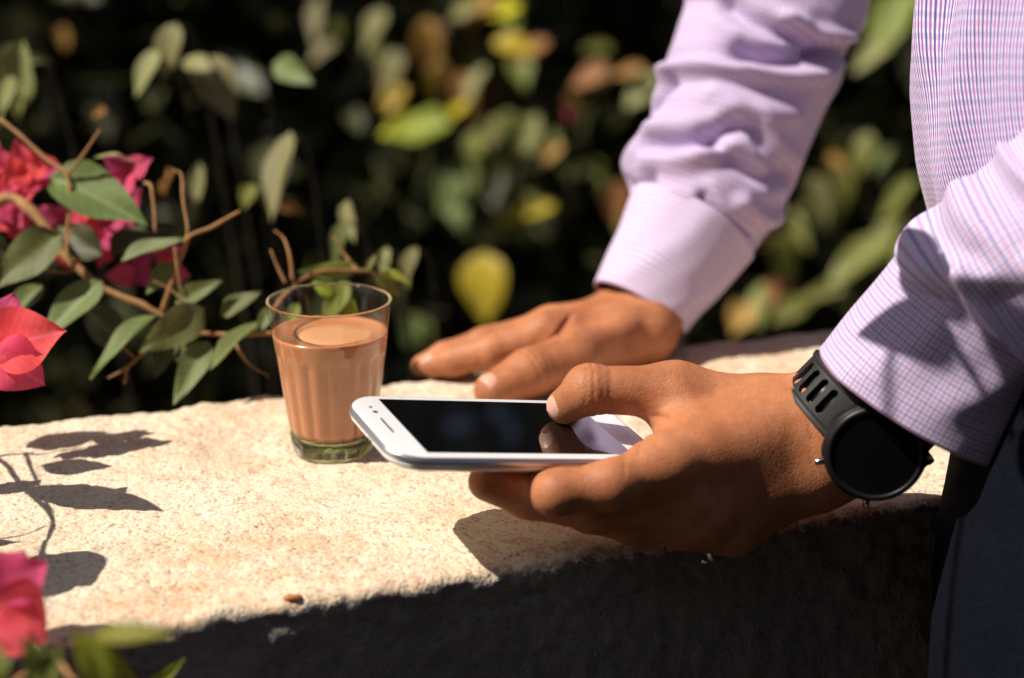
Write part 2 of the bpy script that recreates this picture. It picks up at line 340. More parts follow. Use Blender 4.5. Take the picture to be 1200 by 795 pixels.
# ------------------------------------------------------------------ signed distance modelling for the body
class SDF:
    def __init__(s, lo, hi, h):
        s.lo = np.array(lo); s.h = h; s.n = np.ceil((np.array(hi)-s.lo)/h).astype(int)+1
        s.ax = [s.lo[k]+h*np.arange(s.n[k]) for k in range(3)]
    def new(s): return np.full(tuple(s.n), .04, np.float32)
    def box(s, lo, hi):
        a = np.clip(np.floor((lo-s.lo)/s.h).astype(int), 0, s.n); b = np.clip(np.ceil((hi-s.lo)/s.h).astype(int)+1, 0, s.n)
        if np.any(b <= a): return None, None
        sl = tuple(slice(a[k], b[k]) for k in range(3))
        X = np.stack(np.meshgrid(*[s.ax[k][a[k]:b[k]] for k in range(3)], indexing='ij'), -1).astype(np.float32)
        return sl, X
    def cone(s, g, a, b, ra, rb, k, flat=None):
        """round cone; flat=(dir, factor) squashes it along dir"""
        a = np.asarray(a, float); b = np.asarray(b, float); mrg = max(ra, rb)+k+.006
        sl, X = s.box(np.minimum(a, b)-mrg, np.maximum(a, b)+mrg)
        if sl is None: return
        ab = b-a; L2 = ab@ab; q = X-a.astype(np.float32)
        t = np.clip((q@ab.astype(np.float32))/L2, 0, 1); r = ra+(rb-ra)*t
        e = q-t[..., None]*ab.astype(np.float32)
        if flat is not None:
            n = nrm(flat[0]).astype(np.float32); c = e@n; e2 = (e*e).sum(-1)+c*c*(1/flat[1]**2-1)
            d = (np.sqrt(e2)-r)*(.5+.5*flat[1])
        else: d = np.sqrt((e*e).sum(-1))-r
        s.smin(g, sl, d.astype(np.float32), k)
    def smin(s, g, sl, d, k):
        o = g[sl]
        if k <= 0: g[sl] = np.minimum(o, d)
        else:
            hh = np.maximum(k-np.abs(o-d), 0)/k; g[sl] = np.minimum(o, d)-hh*hh*k*.25
    def crease(s, g, c, ax, R, w, amp, side=None, wob=.0005):
        c = np.asarray(c, float); sl, X = s.box(c-R, c+R)
        if sl is None: return
        q = X-c.astype(np.float32); ax = nrm(ax); u = q@ax.astype(np.float32)+wob*vnoise(X, 260)
        m = np.clip(1-(np.linalg.norm(q, axis=-1)/R)**4, 0, 1)
        if side is not None: m = m*np.clip((q@nrm(side).astype(np.float32))/(R*.35), 0, 1)
        g[sl] += (amp*np.exp(-(u/w)**2)*m).astype(np.float32)
    def dent(s, g, c, R, amp):
        c = np.asarray(c, float); sl, X = s.box(c-2.5*R, c+2.5*R)
        if sl is None: return
        g[sl] += (amp*np.exp(-((X-c)**2).sum(-1)/(R*R))).astype(np.float32)
    def mesh(s, f):
        ins = f < 0; n = s.n
        c = [(0, 0, 0), (1, 0, 0), (0, 1, 0), (1, 1, 0), (0, 0, 1), (1, 0, 1), (0, 1, 1), (1, 1, 1)]
        def sub(A, o): return A[o[0]:n[0]-1+o[0], o[1]:n[1]-1+o[1], o[2]:n[2]-1+o[2]]
        cnt = sum(sub(ins, o).astype(np.int8) for o in c); act = (cnt > 0) & (cnt < 8); idx = np.argwhere(act)
        vals = np.stack([f[idx[:, 0]+o[0], idx[:, 1]+o[1], idx[:, 2]+o[2]] for o in c], 1)
        acc = np.zeros((len(idx), 3)); num = np.zeros(len(idx))
        for i in range(8):
            for j in range(i+1, 8):
                di = np.array(c[j])-np.array(c[i])
                if abs(di).sum() != 1: continue
                a, b = vals[:, i], vals[:, j]; mk = (a < 0) != (b < 0); t = np.where(mk, a/np.where(mk, a-b, 1), 0)
                acc += mk[:, None]*(np.array(c[i])+t[:, None]*di); num += mk
        V = s.lo+s.h*(idx+acc/num[:, None]); vid = np.full(act.shape, -1, np.int64); vid[tuple(idx.T)] = np.arange(len(idx))
        Q = []
        for k in range(3):
            o = [0, 0, 0]; o[k] = 1
            A = ins[:-1] if k == 0 else ins[:, :-1] if k == 1 else ins[:, :, :-1]; B = ins[1:] if k == 0 else ins[:, 1:] if k == 1 else ins[:, :, 1:]
            e = np.argwhere(A != B); p, q = (k+1) % 3, (k+2) % 3
            e = e[(e[:, p] > 0) & (e[:, q] > 0) & (e[:, p] < n[p]-1) & (e[:, q] < n[q]-1)]
            def cell(dp, dq):
                r = e.copy(); r[:, p] -= dp; r[:, q] -= dq; return vid[r[:, 0], r[:, 1], r[:, 2]]
            qd = np.stack([cell(1, 1), cell(0, 1), cell(0, 0), cell(1, 0)], 1); fl = ~A[e[:, 0], e[:, 1], e[:, 2]]; qd[fl] = qd[fl][:, ::-1]; Q.append(qd)
        return V, np.vstack(Q)

def chain(S, g, pts, rad, k=.004):
    f = S.new()
    for i in range(len(pts)-1): S.cone(f, pts[i], pts[i+1], rad[i], rad[i+1], k)
    return f
def smin_all(a, b, k):
    hh = np.maximum(k-np.abs(a-b), 0)/k; return np.minimum(a, b)-hh*hh*k*.25

VIEW = lambda p: nrm(CO-p)
def hand_near():
    c = lambda x, y, d: P(x, y, d)
    S = SDF(P(520, 660, .80)*[1, 0, 1]+[-.01, .69, -.035], [.34, .895, .175], .00105)
    palm = S.new()
    cmc = c(900, 481, .858); mcp1 = c(792, 459, .852); ip = c(690, 457, .846); tip1 = c(662, 476, .853)
    k2, k3, k4, k5 = c(778, 546, .811), c(797, 587, .8195), c(826, 608, .827), c(860, 620, .836)
    for a, b, ra, rb in [(c(945, 494, .850), k2, .0150, .0130), (c(948, 516, .850), k3, .0155, .0120), (c(953, 540, .849), k4, .0145, .0112), (c(958, 558, .849), k5, .0135, .0105),
                         (c(930, 487, .857), cmc, .0155, .0146), (cmc, mcp1, .0146, .0128), (c(880, 500, .866), c(800, 500, .852), .015, .011), (c(890, 560, .862), c(830, 590, .848), .015, .012),
                         (c(905, 497, .847), c(818, 508, .836), .0150, .0125), (c(880, 520, .840), c(815, 535, .825), .0125, .0110)]:
        S.cone(palm, a, b, ra, rb, .013)
    S.cone(palm, c(803, 487, .852), c(797, 520, .836), .0090, .0090, .015)                     # web of the thumb
    # forearm: radius and ulna
    rr = [c(950, 493, .851), c(988, 466, .849), c(1060, 410, .838), c(1230, 295, .800)]; ra = [.0165, .0168, .018, .025]
    uu = [c(962, 554, .848), c(1026, 525, .842), c(1100, 450, .826), c(1255, 320, .795)]; ua = [.0150, .0160, .018, .025]
    for L, R in ((rr, ra), (uu, ua)):
        for i in range(3): S.cone(palm, L[i], L[i+1], R[i], R[i+1], .014)
    S.cone(palm, c(965, 523, .846), c(1040, 480, .838), .0185, .0195, .014)
    thumb = chain(S, palm, [mcp1, ip, tip1], [.0126, .0112, .0088], .004)
    S.cone(thumb, ip+VIEW(ip)*.001, ip+np.array([0, 0, .0012]), .0108, .0104, .004)
    i2 = c(653, 577, .7935); i3 = c(640, 572, .818); i4 = c(650, 566, .832)
    index = chain(S, palm, [k2, c(715, 569, .796), i2, i3, i4], [.0128, .0106, .0096, .0086, .007], .006)
    mid = chain(S, palm, [k3, c(700, 598, .812), c(620, 582, .818), c(571, 565, .814)], [.0115, .0102, .0100, .0088], .004)
    ring = chain(S, palm, [k4, c(742, 615, .823), c(690, 603, .831), c(655, 594, .833)], [.0112, .0090, .0082, .0072], .004)
    pink = chain(S, palm, [k5, c(797, 622, .828), c(757, 614, .832), c(725, 607, .828)], [.0105, .0080, .0072, .0064], .004)
    fing = smin_all(smin_all(index, mid, .0018), smin_all(ring, pink, .0018), .0018); fing = smin_all(fing, thumb, .0015)
    f = smin_all(palm, fing, .010)
    # flexion creases and knuckle folds
    for p, ax, R, w, a in [(ip, ip-mcp1, .0155, .0007, .00075), (ip+nrm(mcp1-ip)*.0042, ip-mcp1, .015, .0007, .0006), (ip-nrm(mcp1-ip)*.0035, ip-mcp1, .015, .0007, .0005),
                           (ip+nrm(mcp1-ip)*.0085, ip-mcp1, .015, .0006, .0004)]:
        S.crease(f, p, ax, R, w, a*1.3, wob=.0011)
    pz = c(752, 527, .806); S.crease(f, pz, np.array([1, -.2, .1]), .012, .0008, .0009); S.crease(f, c(728, 556, .796), np.array([1, 0, -.25]), .011, .0006, .0006)
    S.crease(f, c(757, 508, .822), np.array([.4, 0, 1.]), .010, .0009, .0012); S.crease(f, c(762, 516, .82), np.array([.7, 0, .8]), .010, .0007, .0008)
    S.crease(f, c(768, 497, .83), np.array([-.3, 0, 1.]), .012, .0009, .0010)
    S.crease(f, i2+nrm(k2-i2)*.006, k2-i2, .012, .0007, .0004); S.crease(f, i2+nrm(k2-i2)*.012, k2-i2, .012, .0006, .0003)
    for x, y in ((940, 470), (947, 500), (950, 540)): S.crease(f, c(x, y, .835), np.array([1, 0, .25]), .013, .0009, .0004)
    S.dent(f, c(838, 575, .806), .006, .0010)
    # veins on the back of the hand
    for L in ([(905, 505), (870, 522), (838, 520), (810, 530)], [(915, 530), (880, 548), (845, 572)], [(870, 522), (850, 548)]):
        q = [c(x, y, .842-(y-500)*.0002) for x, y in L]
        for a, b in zip(q[:-1], q[1:]):
            g = S.new(); S.cone(g, a+VIEW(a)*.0045, b+VIEW(b)*.0045, .0016, .0016, 0); f = smin_all(f, g, .006)
    V, Q = S.mesh(f)
    nails = [(ip, tip1, .0088, nrm(np.array([-.60, -.70, .40])))]
    return V, Q, nails
def hand_far():
    c = lambda x, y, d: P(x, y, d)
    S = SDF([-.085, .945, -.03], [.265, 1.20, .20], .0012)
    palm = S.new()
    k2, k3, k4, k5 = c(640, 394, 1.073), c(645, 387, 1.094), c(657, 383, 1.114), c(674, 383, 1.132)
    cmc = c(718, 402, 1.082); m1 = c(672, 420, 1.052); ip = c(620, 437, 1.032); t1 = c(577, 458, 1.021)
    for a, b, ra, rb in [(c(750, 388, 1.095), k2, .0160, .0132), (c(742, 377, 1.106), k3, .0165, .0128), (c(738, 369, 1.116), k4, .0160, .0122), (c(738, 364, 1.124), k5, .015, .011),
                         (c(748, 395, 1.092), cmc, .016, .0155), (cmc, m1, .0155, .0135), (c(715, 410, 1.10), c(660, 400, 1.09), .016, .011)]:
        S.cone(palm, a, b, ra, rb, .012)
    S.cone(palm, c(668, 402, 1.065), c(650, 404, 1.068), .009, .008, .010)
    R = [c(758, 388, 1.102), c(800, 318, 1.118), c(842, 195, 1.139), c(905, 18, 1.159)]; U = [c(740, 362, 1.124), c(779, 292, 1.130), c(835, 180, 1.145), c(900, 15, 1.162)]
    ra = [.0180, .0165, .020, .028]
    for L, rd in ((R, ra), (U, [.0165, .0160, .02, .028])):
        for i in range(3): S.cone(palm, L[i], L[i+1], rd[i], rd[i+1], .014)
    for b, a in ((k2, c(738, 375, 1.088)), (k3, c(735, 367, 1.10)), (m1, c(735, 392, 1.075))):
        S.cone(palm, a+np.array([0, -.003, .0050]), b+np.array([0, -.002, .0086]), .004, .0042, .010)
    thumb = chain(S, palm, [m1, ip, t1], [.0152, .0140, .0108], .004)
    index = chain(S, palm, [k2, c(577, 412, 1.066), c(532, 423, 1.070), c(508, 428, 1.074)], [.0128, .0102, .0090, .0074], .004)
    mid = chain(S, palm, [k3, c(568, 403, 1.090), c(522, 418, 1.090), c(496, 429, 1.090)], [.0125, .0100, .0088, .0074], .004)
    ring = chain(S, palm, [k4, c(580, 400, 1.110), c(535, 415, 1.110), c(507, 428, 1.108)], [.0120, .0098, .0085, .0072], .004)
    pink = chain(S, palm, [k5, c(612, 397, 1.132), c(575, 410, 1.132), c(550, 421, 1.130)], [.011, .0088, .0076, .0066], .004)
    fing = smin_all(smin_all(index, mid, .0018), smin_all(ring, pink, .0018), .0018); fing = smin_all(fing, thumb, .0015)
    f = smin_all(palm, fing, .008)
    dz = np.array([0, -.3, 1.])
    for p, q in ((ip, m1),):
        ax = p-q
        for s, a in ((0, .0012), (.0045, .0010), (-.004, .0009), (.008, .0006), (.0115, .0004)): S.crease(f, p-nrm(ax)*s, ax, .019, .0008, a, wob=.0012)
    p2 = c(577, 412, 1.066)
    for s in (0, .004): S.crease(f, p2+nrm(k2-p2)*s, k2-p2, .015, .0010, .0004)
    d2 = c(532, 423, 1.07); S.crease(f, d2, k2-p2, .012, .0007, .0005)
    S.crease(f, c(655, 393, 1.058), np.array([.75, 0, -.65]), .020, .0016, .0022); S.crease(f, c(648, 398, 1.056), np.array([.75, 0, -.65]), .016, .0010, .0012)
    S.dent(f, c(640, 398, 1.058), .007, .0018); S.dent(f, c(690, 372, 1.07), .010, .0010)
    V, Q = S.mesh(f)
    return V, Q, [(ip, t1, .0108, nrm(np.array([-.30, -.55, .80]))), (d2, c(508, 428, 1.074), .0074, nrm(np.array([-.35, -.25, .9])))]
def torso_body():
    S = SDF([.05, .42, GZ], [.75, 1.35, 1.0], .011); f = S.new()
    A = lambda *q: np.array(q)
    S.cone(f, A(.37, .765, -.02), A(.385, .85, .16), .085, .10, .05); S.cone(f, A(.385, .85, .16), A(.41, .90, .42), .10, .115, .05)
    LS, RS = A(.43, .76, .47), A(.42, 1.05, .48); S.cone(f, LS, RS, .075, .075, .06)
    S.cone(f, A(.415, .90, .5), A(.39, .905, .62), .062, .056, .03)
    S.cone(f, A(.385, .905, .70), A(.375, .905, .79), .075, .088, .04); S.cone(f, A(.33, .905, .665), A(.35, .905, .72), .04, .06, .03)
    S.cone(f, A(.272, .905, .715), A(.288, .905, .75), .013, .009, .012)
    for y in (.825, .985): S.cone(f, A(.392, y, .715), A(.392, y, .75), .018, .02, .008)
    le = P(1425, 90, .765); re = P(955, -130, 1.172)
    for q in ([le, P(1435, -60, .775), P(1405, -250, .80), P(1370, -430, .84), LS], [re, P(1010, -230, 1.15), P(1120, -370, 1.13), P(1230, -450, 1.10), RS]):
        for i in range(4): S.cone(f, q[i], q[i+1], .034+.002*i, .036+.002*i, .02)
    S.cone(f, le, P(1275, 275, .79), .036, .028, .03); S.cone(f, re, P(905, 20, 1.158), .036, .026, .03)
    S.cone(f, A(.35, .715, -.05), A(.39, .70, -.40), .075, .062, .05); S.cone(f, A(.39, .70, -.40), A(.43, .68, GZ+.09), .055, .038, .02)
    S.cone(f, A(.43, .77, -.05), A(.50, .66, -.40), .075, .062, .05); S.cone(f, A(.50, .66, -.40), A(.56, .62, GZ+.09), .055, .038, .02)
    return S.mesh(f)

# ------------------------------------------------------------------ the person
person = empty('person', (.47, .66, GZ), label='person in a checked lilac shirt and dark jeans leaning on the wall holding a phone', cat='person')
vs_, fs_, off = [], [], 0; NAILS = []
for fn in (hand_near, hand_far):
    V, Q, nl = fn(); vs_.append(V); fs_.append(Q+off); off += len(V); NAILS += nl
V, Q = torso_body(); vs_.append(V); fs_.append(Q+off)
body = obj('body', np.vstack(vs_), np.vstack(fs_), M['skin'], person)
def nail(a, b, r, up, par, wid=.92):
    ax = nrm(b-a); up = nrm(up-ax*(up@ax)); sd_ = np.cross(ax, up); n, m = 13, 13; v = []
    for i in range(n):
        u = -1+2*i/(n-1)
        for j in range(m):
            w = (-1+2*j/(m-1))*math.sqrt(max(0, 1-abs(u)**3.2))
            th = w*wid; s = -.0002+u*.0064
            rr = (r+.00022-.0011*w*w-.0004*max(0, -u)**3)*math.sqrt(max(.2, 1-.85*(max(0, s)/r)**2))
            v.append(b+ax*s+rr*(math.cos(th)*up+math.sin(th)*sd_))
    f = [(i*m+j, i*m+j+1, (i+1)*m+j+1, (i+1)*m+j) for i in range(n-1) for j in range(m-1)]
    solid(obj('fingernail', v, f, M['nail'], par), .0007)
for i_, (a, b, r, up) in enumerate(NAILS): nail(a, b, r, up, body, 1.35 if i_ == 0 else 1.1)

# cloth tubes with sculpted folds -------------------------------------------------
def cloth_tube(name, ctrl, rads, nu, nv, folds=(), noise=.0015, mat=None, par=None, ref=None, squash=1.0, u0=0.0, sc=14, extra=None, thick=.0009):
    path = catmull(ctrl, nu); rr = catmull(np.array([[r, 0, 0] for r in rads]), nu)[:, 0]
    seg = np.r_[0, np.cumsum(np.linalg.norm(np.diff(path, axis=0), axis=1))]
    ref = np.array([0, -.93, .37]) if ref is None else ref
    T, N, B = frames(path, ref); B = -B if B[0, 0] < 0 else B
    th = np.linspace(-np.pi, np.pi, nv+1); U, TH = np.meshgrid(seg, th, indexing='ij'); R = np.broadcast_to(rr[:, None], U.shape).copy()
    rm = rr.mean(); D = np.zeros_like(U)
    for (ua, ta, ub, tb, amp, w) in folds:                      # ridge (amp>0) or valley along a segment, theta in degrees
        ax_, ay = ua, math.radians(ta)*rm; bx, by = ub, math.radians(tb)*rm; dx, dy = bx-ax_, by-ay; L = math.hypot(dx, dy)+1e-6
        px_ = U-ax_; py_ = TH*rm-ay; t = (px_*dx+py_*dy)/(L*L); tcl = np.clip(t, 0, 1)
        bow = .10*L*np.sin(np.pi*tcl)
        dist = np.abs((px_*dy-py_*dx)/L+bow); over = np.maximum(np.maximum(-t, t-1), 0)*L
        e = np.exp(-(dist/w)**2)*np.exp(-(over/(w*1.3))**2)
        D += amp*e-.22*amp*np.exp(-((dist-1.9*w)/w)**2)*np.exp(-(over/(w*1.3))**2)
    pos = path[:, None]+(R[..., None])*(np.cos(TH)[..., None]*N[:, None]*squash+np.sin(TH)[..., None]*B[:, None])
    D += noise*fbm(pos, sc, 3)
    if extra is not None: D += extra(U, TH)
    dirn = np.cos(TH)[..., None]*N[:, None]+np.sin(TH)[..., None]*B[:, None]
    pos = pos+D[..., None]*dirn; pos[:, -1] = pos[:, 0]
    uv = np.stack([TH*rm, U+u0], -1).reshape(-1, 2); m = nv+1
    I, J = np.meshgrid(np.arange(nu-1), np.arange(nv), indexing='ij'); a = (I*m+J).ravel()
    f = np.stack([a, a+1, a+m+1, a+m], 1)
    o = obj(name, pos.reshape(-1, 3), f, mat, par, uv=uv)
    if thick: solid(o, thick, 0)
    return o
# trunk of the shirt
def torso_extra(U, TH):
    d = 0*U
    for k in range(7): d = d+.004*np.exp(-((np.degrees(TH)+95-k*17+40*(U-.25))/5)**2)*np.exp(-((U-.12-.05*k)/.10)**2)
    return d
tz = [(.062, .845, .368, .130), (.10, .855, .366, .134), (.14, .862, .362, .140), (.20, .875, .352, .152), (.26, .885, .366, .163), (.34, .895, .38, .165), (.44, .905, .39, .15), (.50, .905, .40, .09), (.515, .905, .405, .065)]
shirt = cloth_tube('shirt', [(x, y, z) for z, y, x, r in tz], [r for z, y, x, r in tz], 150, 240, noise=.004, mat=M['shirt'], par=person, ref=np.array([-1., 0, 0]), extra=torso_extra, sc=9,
    folds=[(.10, -20, .28, 25, .005, .010), (.12, 10, .33, 45, .005, .010), (.16, -40, .36, 0, -.004, .008), (.22, 20, .36, 62, .004, .009), (.05, -10, .2, 5, .004, .009)])
# near sleeve (left arm)
nc = [P(1072, 474, .828), P(1097, 436, .822), P(1127, 392, .815), P(1151, 357, .810)]
cuffn = cloth_tube('cuff', nc, [.0500, .0480, .0450, .0435], 70, 150, noise=.0009, mat=M['sleeve'], par=shirt, squash=.86, thick=.0016,
    folds=[(.0, -50, .05, -20, .0012, .008), (.02, 10, .07, 40, .0015, .007)])
ns = [P(1143, 370, .812), P(1162, 348, .808), P(1205, 320, .80), P(1275, 275, .79), P(1360, 195, .775), P(1425, 90, .765), P(1435, -60, .775), P(1405, -250, .80), P(1370, -430, .84)]
cloth_tube('sleeve', ns, [.0405, .0465, .0500, .0540, .0580, .0600, .0620, .066, .07], 300, 170, noise=.0016, mat=M['sleeve'], par=shirt, squash=.9, u0=.07, sc=22,
    folds=[(.008, -80, .022, -10, .0055, .006), (.014, -20, .030, 60, .006, .0055), (.028, -70, .050, 20, .006, .0075), (.040, 0, .060, 80, .0055, .006), (.055, -80, .070, -20, .005, .008), (.062, -10, .095, 60, .006, .008),
           (.085, -70, .10, 30, .005, .008), (.105, -10, .13, 80, .005, .009), (.13, -60, .16, 20, .006, .01), (.18, -80, .20, 40, .006, .012), (.24, -40, .25, 80, .007, .012)])
# far sleeve (right arm)
FARFOLDS = [(.032, -100, .046, -62, .0085, .0110), (.041, -60, .062, 0, -.0080, .0060), (.028, -60, .046, 0, .0040, .0060), (.050, -12, .044, 45, -.0080, .0055), (.066, 15, .054, 65, -.0080, .0058),
    (.068, -85, .082, -62, -.0075, .0052), (.092, -72, .142, 75, .0075, .0052), (.110, -10, .130, 45, -.0100, .0075), (.135, 30, .150, 80, -.0100, .0090), (.141, 10, .152, 60, .0070, .0050), (.138, -32, .132, 15, -.0085, .0062),
    (.013, -50, .006, 0, -.0050, .0038), (.014, 0, .004, 50, -.0065, .0045), (.022, 30, .030, 80, .0050, .0060), (.078, -20, .086, 40, .0035, .0070), (.155, -80, .165, -10, .0060, .0070), (.2, -40, .21, 60, .006, .01), (.018, -95, .020, -50, -.004, .004)]
fc = [P(749, 362, 1.116), P(768, 330, 1.120), P(790, 298, 1.126), P(812, 262, 1.132)]
cufff = cloth_tube('cuff', fc, [.0315, .0345, .0385, .0430], 70, 150, noise=.0009, mat=M['stripe'], par=shirt, squash=.95, thick=.0016,
    folds=[(.01, -30, .06, 5, .0010, .007), (.0, 30, .05, 60, .0012, .007)])
fs2 = [P(804, 276, 1.130), P(815, 250, 1.133), P(832, 208, 1.138), P(850, 160, 1.144), P(868, 112, 1.15), P(905, 15, 1.16), P(955, -120, 1.17), P(1010, -230, 1.15), P(1120, -370, 1.13), P(1230, -450, 1.10)]
cloth_tube('sleeve', fs2, [.0405, .0450, .0500, .0510, .0528, .0565, .060, .064, .068, .07], 340, 180, noise=.0018, mat=M['sleeve'], par=shirt, squash=.9, u0=.065, sc=22,
    folds=[(u0_, t0_, u1_, t1_, am*1.05, w_*1.05) for u0_, t0_, u1_, t1_, am, w_ in FARFOLDS])
# jeans: hips and two legs
def leg_tube(name, ctrl, rads, par, **kw): return cloth_tube(name, ctrl, rads, 130, 110, noise=.003, mat=M['denim'], par=par, ref=np.array([-1., 0, .1]), sc=12, **kw)
jeans = leg_tube('jeans', [(.352, .80, .085), (.340, .765, -.01), (.342, .73, -.10), (.36, .73, -.17)], [.137, .146, .150, .140], person, squash=.95)
leg_tube('trouser_leg', [(.310, .70, -.06), (.355, .70, -.25), (.37, .70, -.42), (.42, .68, -.62), (.43, .68, GZ+.05)], [.105, .098, .08, .07, .068], jeans,
         folds=[(.05, -60, .12, 40, .006, .01), (.1, -40, .16, 50, .006, .01), (.2, -80, .24, 30, .006, .012)])
leg_tube('trouser_leg', [(.44, .78, -.06), (.47, .72, -.25), (.50, .66, -.42), (.55, .63, -.62), (.56, .62, GZ+.05)], [.105, .098, .08, .07, .068], jeans)
def shoe(x, y):
    v, f = lathe([(.001, 0), (.040, 0), (.044, .012), (.043, .04), (.034, .068), (.001, .075)], 28)
    v[:, 0] = v[:, 0]*2.6-.05*np.clip(1-v[:, 2]/.08, 0, 1); v[:, 2] *= np.where(v[:, 0] < -.02, .75, 1.15)
    return v+np.array([x, y, GZ])
for x, y in ((.40, .68), (.53, .62)):
    v = shoe(x, y); _, f = lathe([(0, 0)]*6, 28); obj('shoe', v, f, M['leather'], person)
v, f = lathe([(.001, .905), (.05, .895), (.082, .86), (.096, .81), (.097, .77), (.09, .735)], 40); v[:, 0] += .392; v[:, 1] += .905
obj('hair', v+.006*vnoise(v, 60)[:, None], f, M['hair'], person)

# ------------------------------------------------------------------ wristwatch
def watch():
    O = P(1006, 494, .8415); X = nrm(P(1060, 432, .832)-P(965, 527, .846)); Y = nrm(CO-O); Y = nrm(Y-X*(Y@X)); Z = nrm(np.cross(X, Y))
    if Z[2] < 0: Z = -Z
    root = empty('wristwatch', O-Y*.02, label='chunky black wristwatch with slotted rubber strap on the wrist above the phone hand', cat='watch')
    a, b = .0355, .0245                      # half width along Z, half height along Y
    cen = lambda t: O+a*math.cos(t)*Z+b*math.sin(t)*Y         # t=0 thumb side, 90 deg = back of the wrist
    def band(t0, t1, w0, w1, slots, name):
        n, m = int(abs(t1-t0)/.011), 41; v = []; idx = {}
        L = 0; prev = None; Ls = []
        for i in range(n+1):
            t = t0+(t1-t0)*i/n; p = cen(t)
            if prev is not None: L += np.linalg.norm(p-prev)
            prev = p; Ls.append(L); nn_ = nrm(b*math.cos(t)*Z+a*math.sin(t)*Y); w = w0+(w1-w0)*i/n
            for j in range(m):
                s = -1+2*j/(m-1); v.append(p+X*s*w*.5+nn_*(.0006 if abs(s) > .82 else -.0003))
        f = []
        for i in range(n):
            for j in range(m-1):
                lm = .5*(Ls[i]+Ls[i+1]); s = -1+2*(j+.5)/(m-1); cut = False
                for sl in slots:
                    if ((lm-sl)/.0021)**2+(max(0, abs(s)-.38)/.22)**2 < 1: cut = True
                if not cut: f.append((i*m+j, i*m+j+1, (i+1)*m+j+1, (i+1)*m+j))
        o = obj(name, v, f, M['rubber'], root); solid(o, .0032, 0)
        bv = o.modifiers.new('bev', 'BEVEL'); bv.width = .0004; bv.segments = 2; bv.angle_limit = math.radians(50)
    lin = []; nl = 80
    for i in range(nl):
        t = 2*math.pi*i/nl; p = O+(a-.0022)*math.cos(t)*Z+(b-.0022)*math.sin(t)*Y; lin += [p-X*.0085, p+X*.0085]
    solid(obj('strap_lining', lin, [(2*i, 2*i+1, (2*i+3) % (2*nl), (2*i+2) % (2*nl)) for i in range(nl)], M['case'], root), .0012, 0)
    TC = math.radians(112)                   # where the case sits
    band(math.radians(-62), TC-.42, .020, .0235, [.0335, .0405, .0475, .0545, .0615], 'strap'); band(math.radians(-68), TC+.42-2*math.pi, .020, .0235, [], 'strap')
    cc = cen(TC); nn_ = nrm(b*math.cos(TC)*Z+a*math.sin(TC)*Y); tt = nrm(np.cross(X, nn_))
    def disc(name, prof, mat, fl=None, par=root, n=64):
        v, f = lathe(prof, n, fl); v = cc+v[:, :1]*X+v[:, 1:2]*tt+v[:, 2:]*nn_; return obj(name, v, f, mat, par)
    cs = disc('case', [(.001, -.003), (.018, -.003), (.0225, .0), (.0238, .003), (.0236, .0065), (.0222, .0085), (.0205, .0098), (.0195, .0100), (.0190, .0093)], M['case'], lambda a_, z: 1+.018*math.cos(8*a_)*(z < .006))
    disc('bezel', [(.0226, .0080), (.0226, .0096), (.0214, .0106), (.0204, .0108), (.0198, .0101)], M['case'], None, cs)
    disc('dial', [(.0196, .0098), (.012, .0101), (.00001, .0102)], M['dial'], None, cs)
    for an in (35, -35, 145, 215):
        an = math.radians(an); d = math.cos(an)*X+math.sin(an)*tt; pth = np.array([cc+d*.023+nn_*.004, cc+d*.0268+nn_*.004, cc+d*.0276+nn_*.004]); v, f = tube_mesh(pth, [.0017, .0017, .0011], 12, nn_+.1); obj('push_button', v, f, M['steel'], cs)
    bc = cen(math.radians(-65)); bn = nrm(b*math.cos(math.radians(-65))*Z+a*math.sin(math.radians(-65))*Y); bt = np.cross(X, bn)
    loop = np.array([bc+bn*.002+X*sx*.0125+bt*sy*.007 for sx, sy in ((-1, -1), (1, -1), (1, 1), (-1, 1), (-1, -1))]); v, f = tube_mesh(loop, .0012, 8, bn); obj('buckle', v, f, M['steel'], root)
watch()

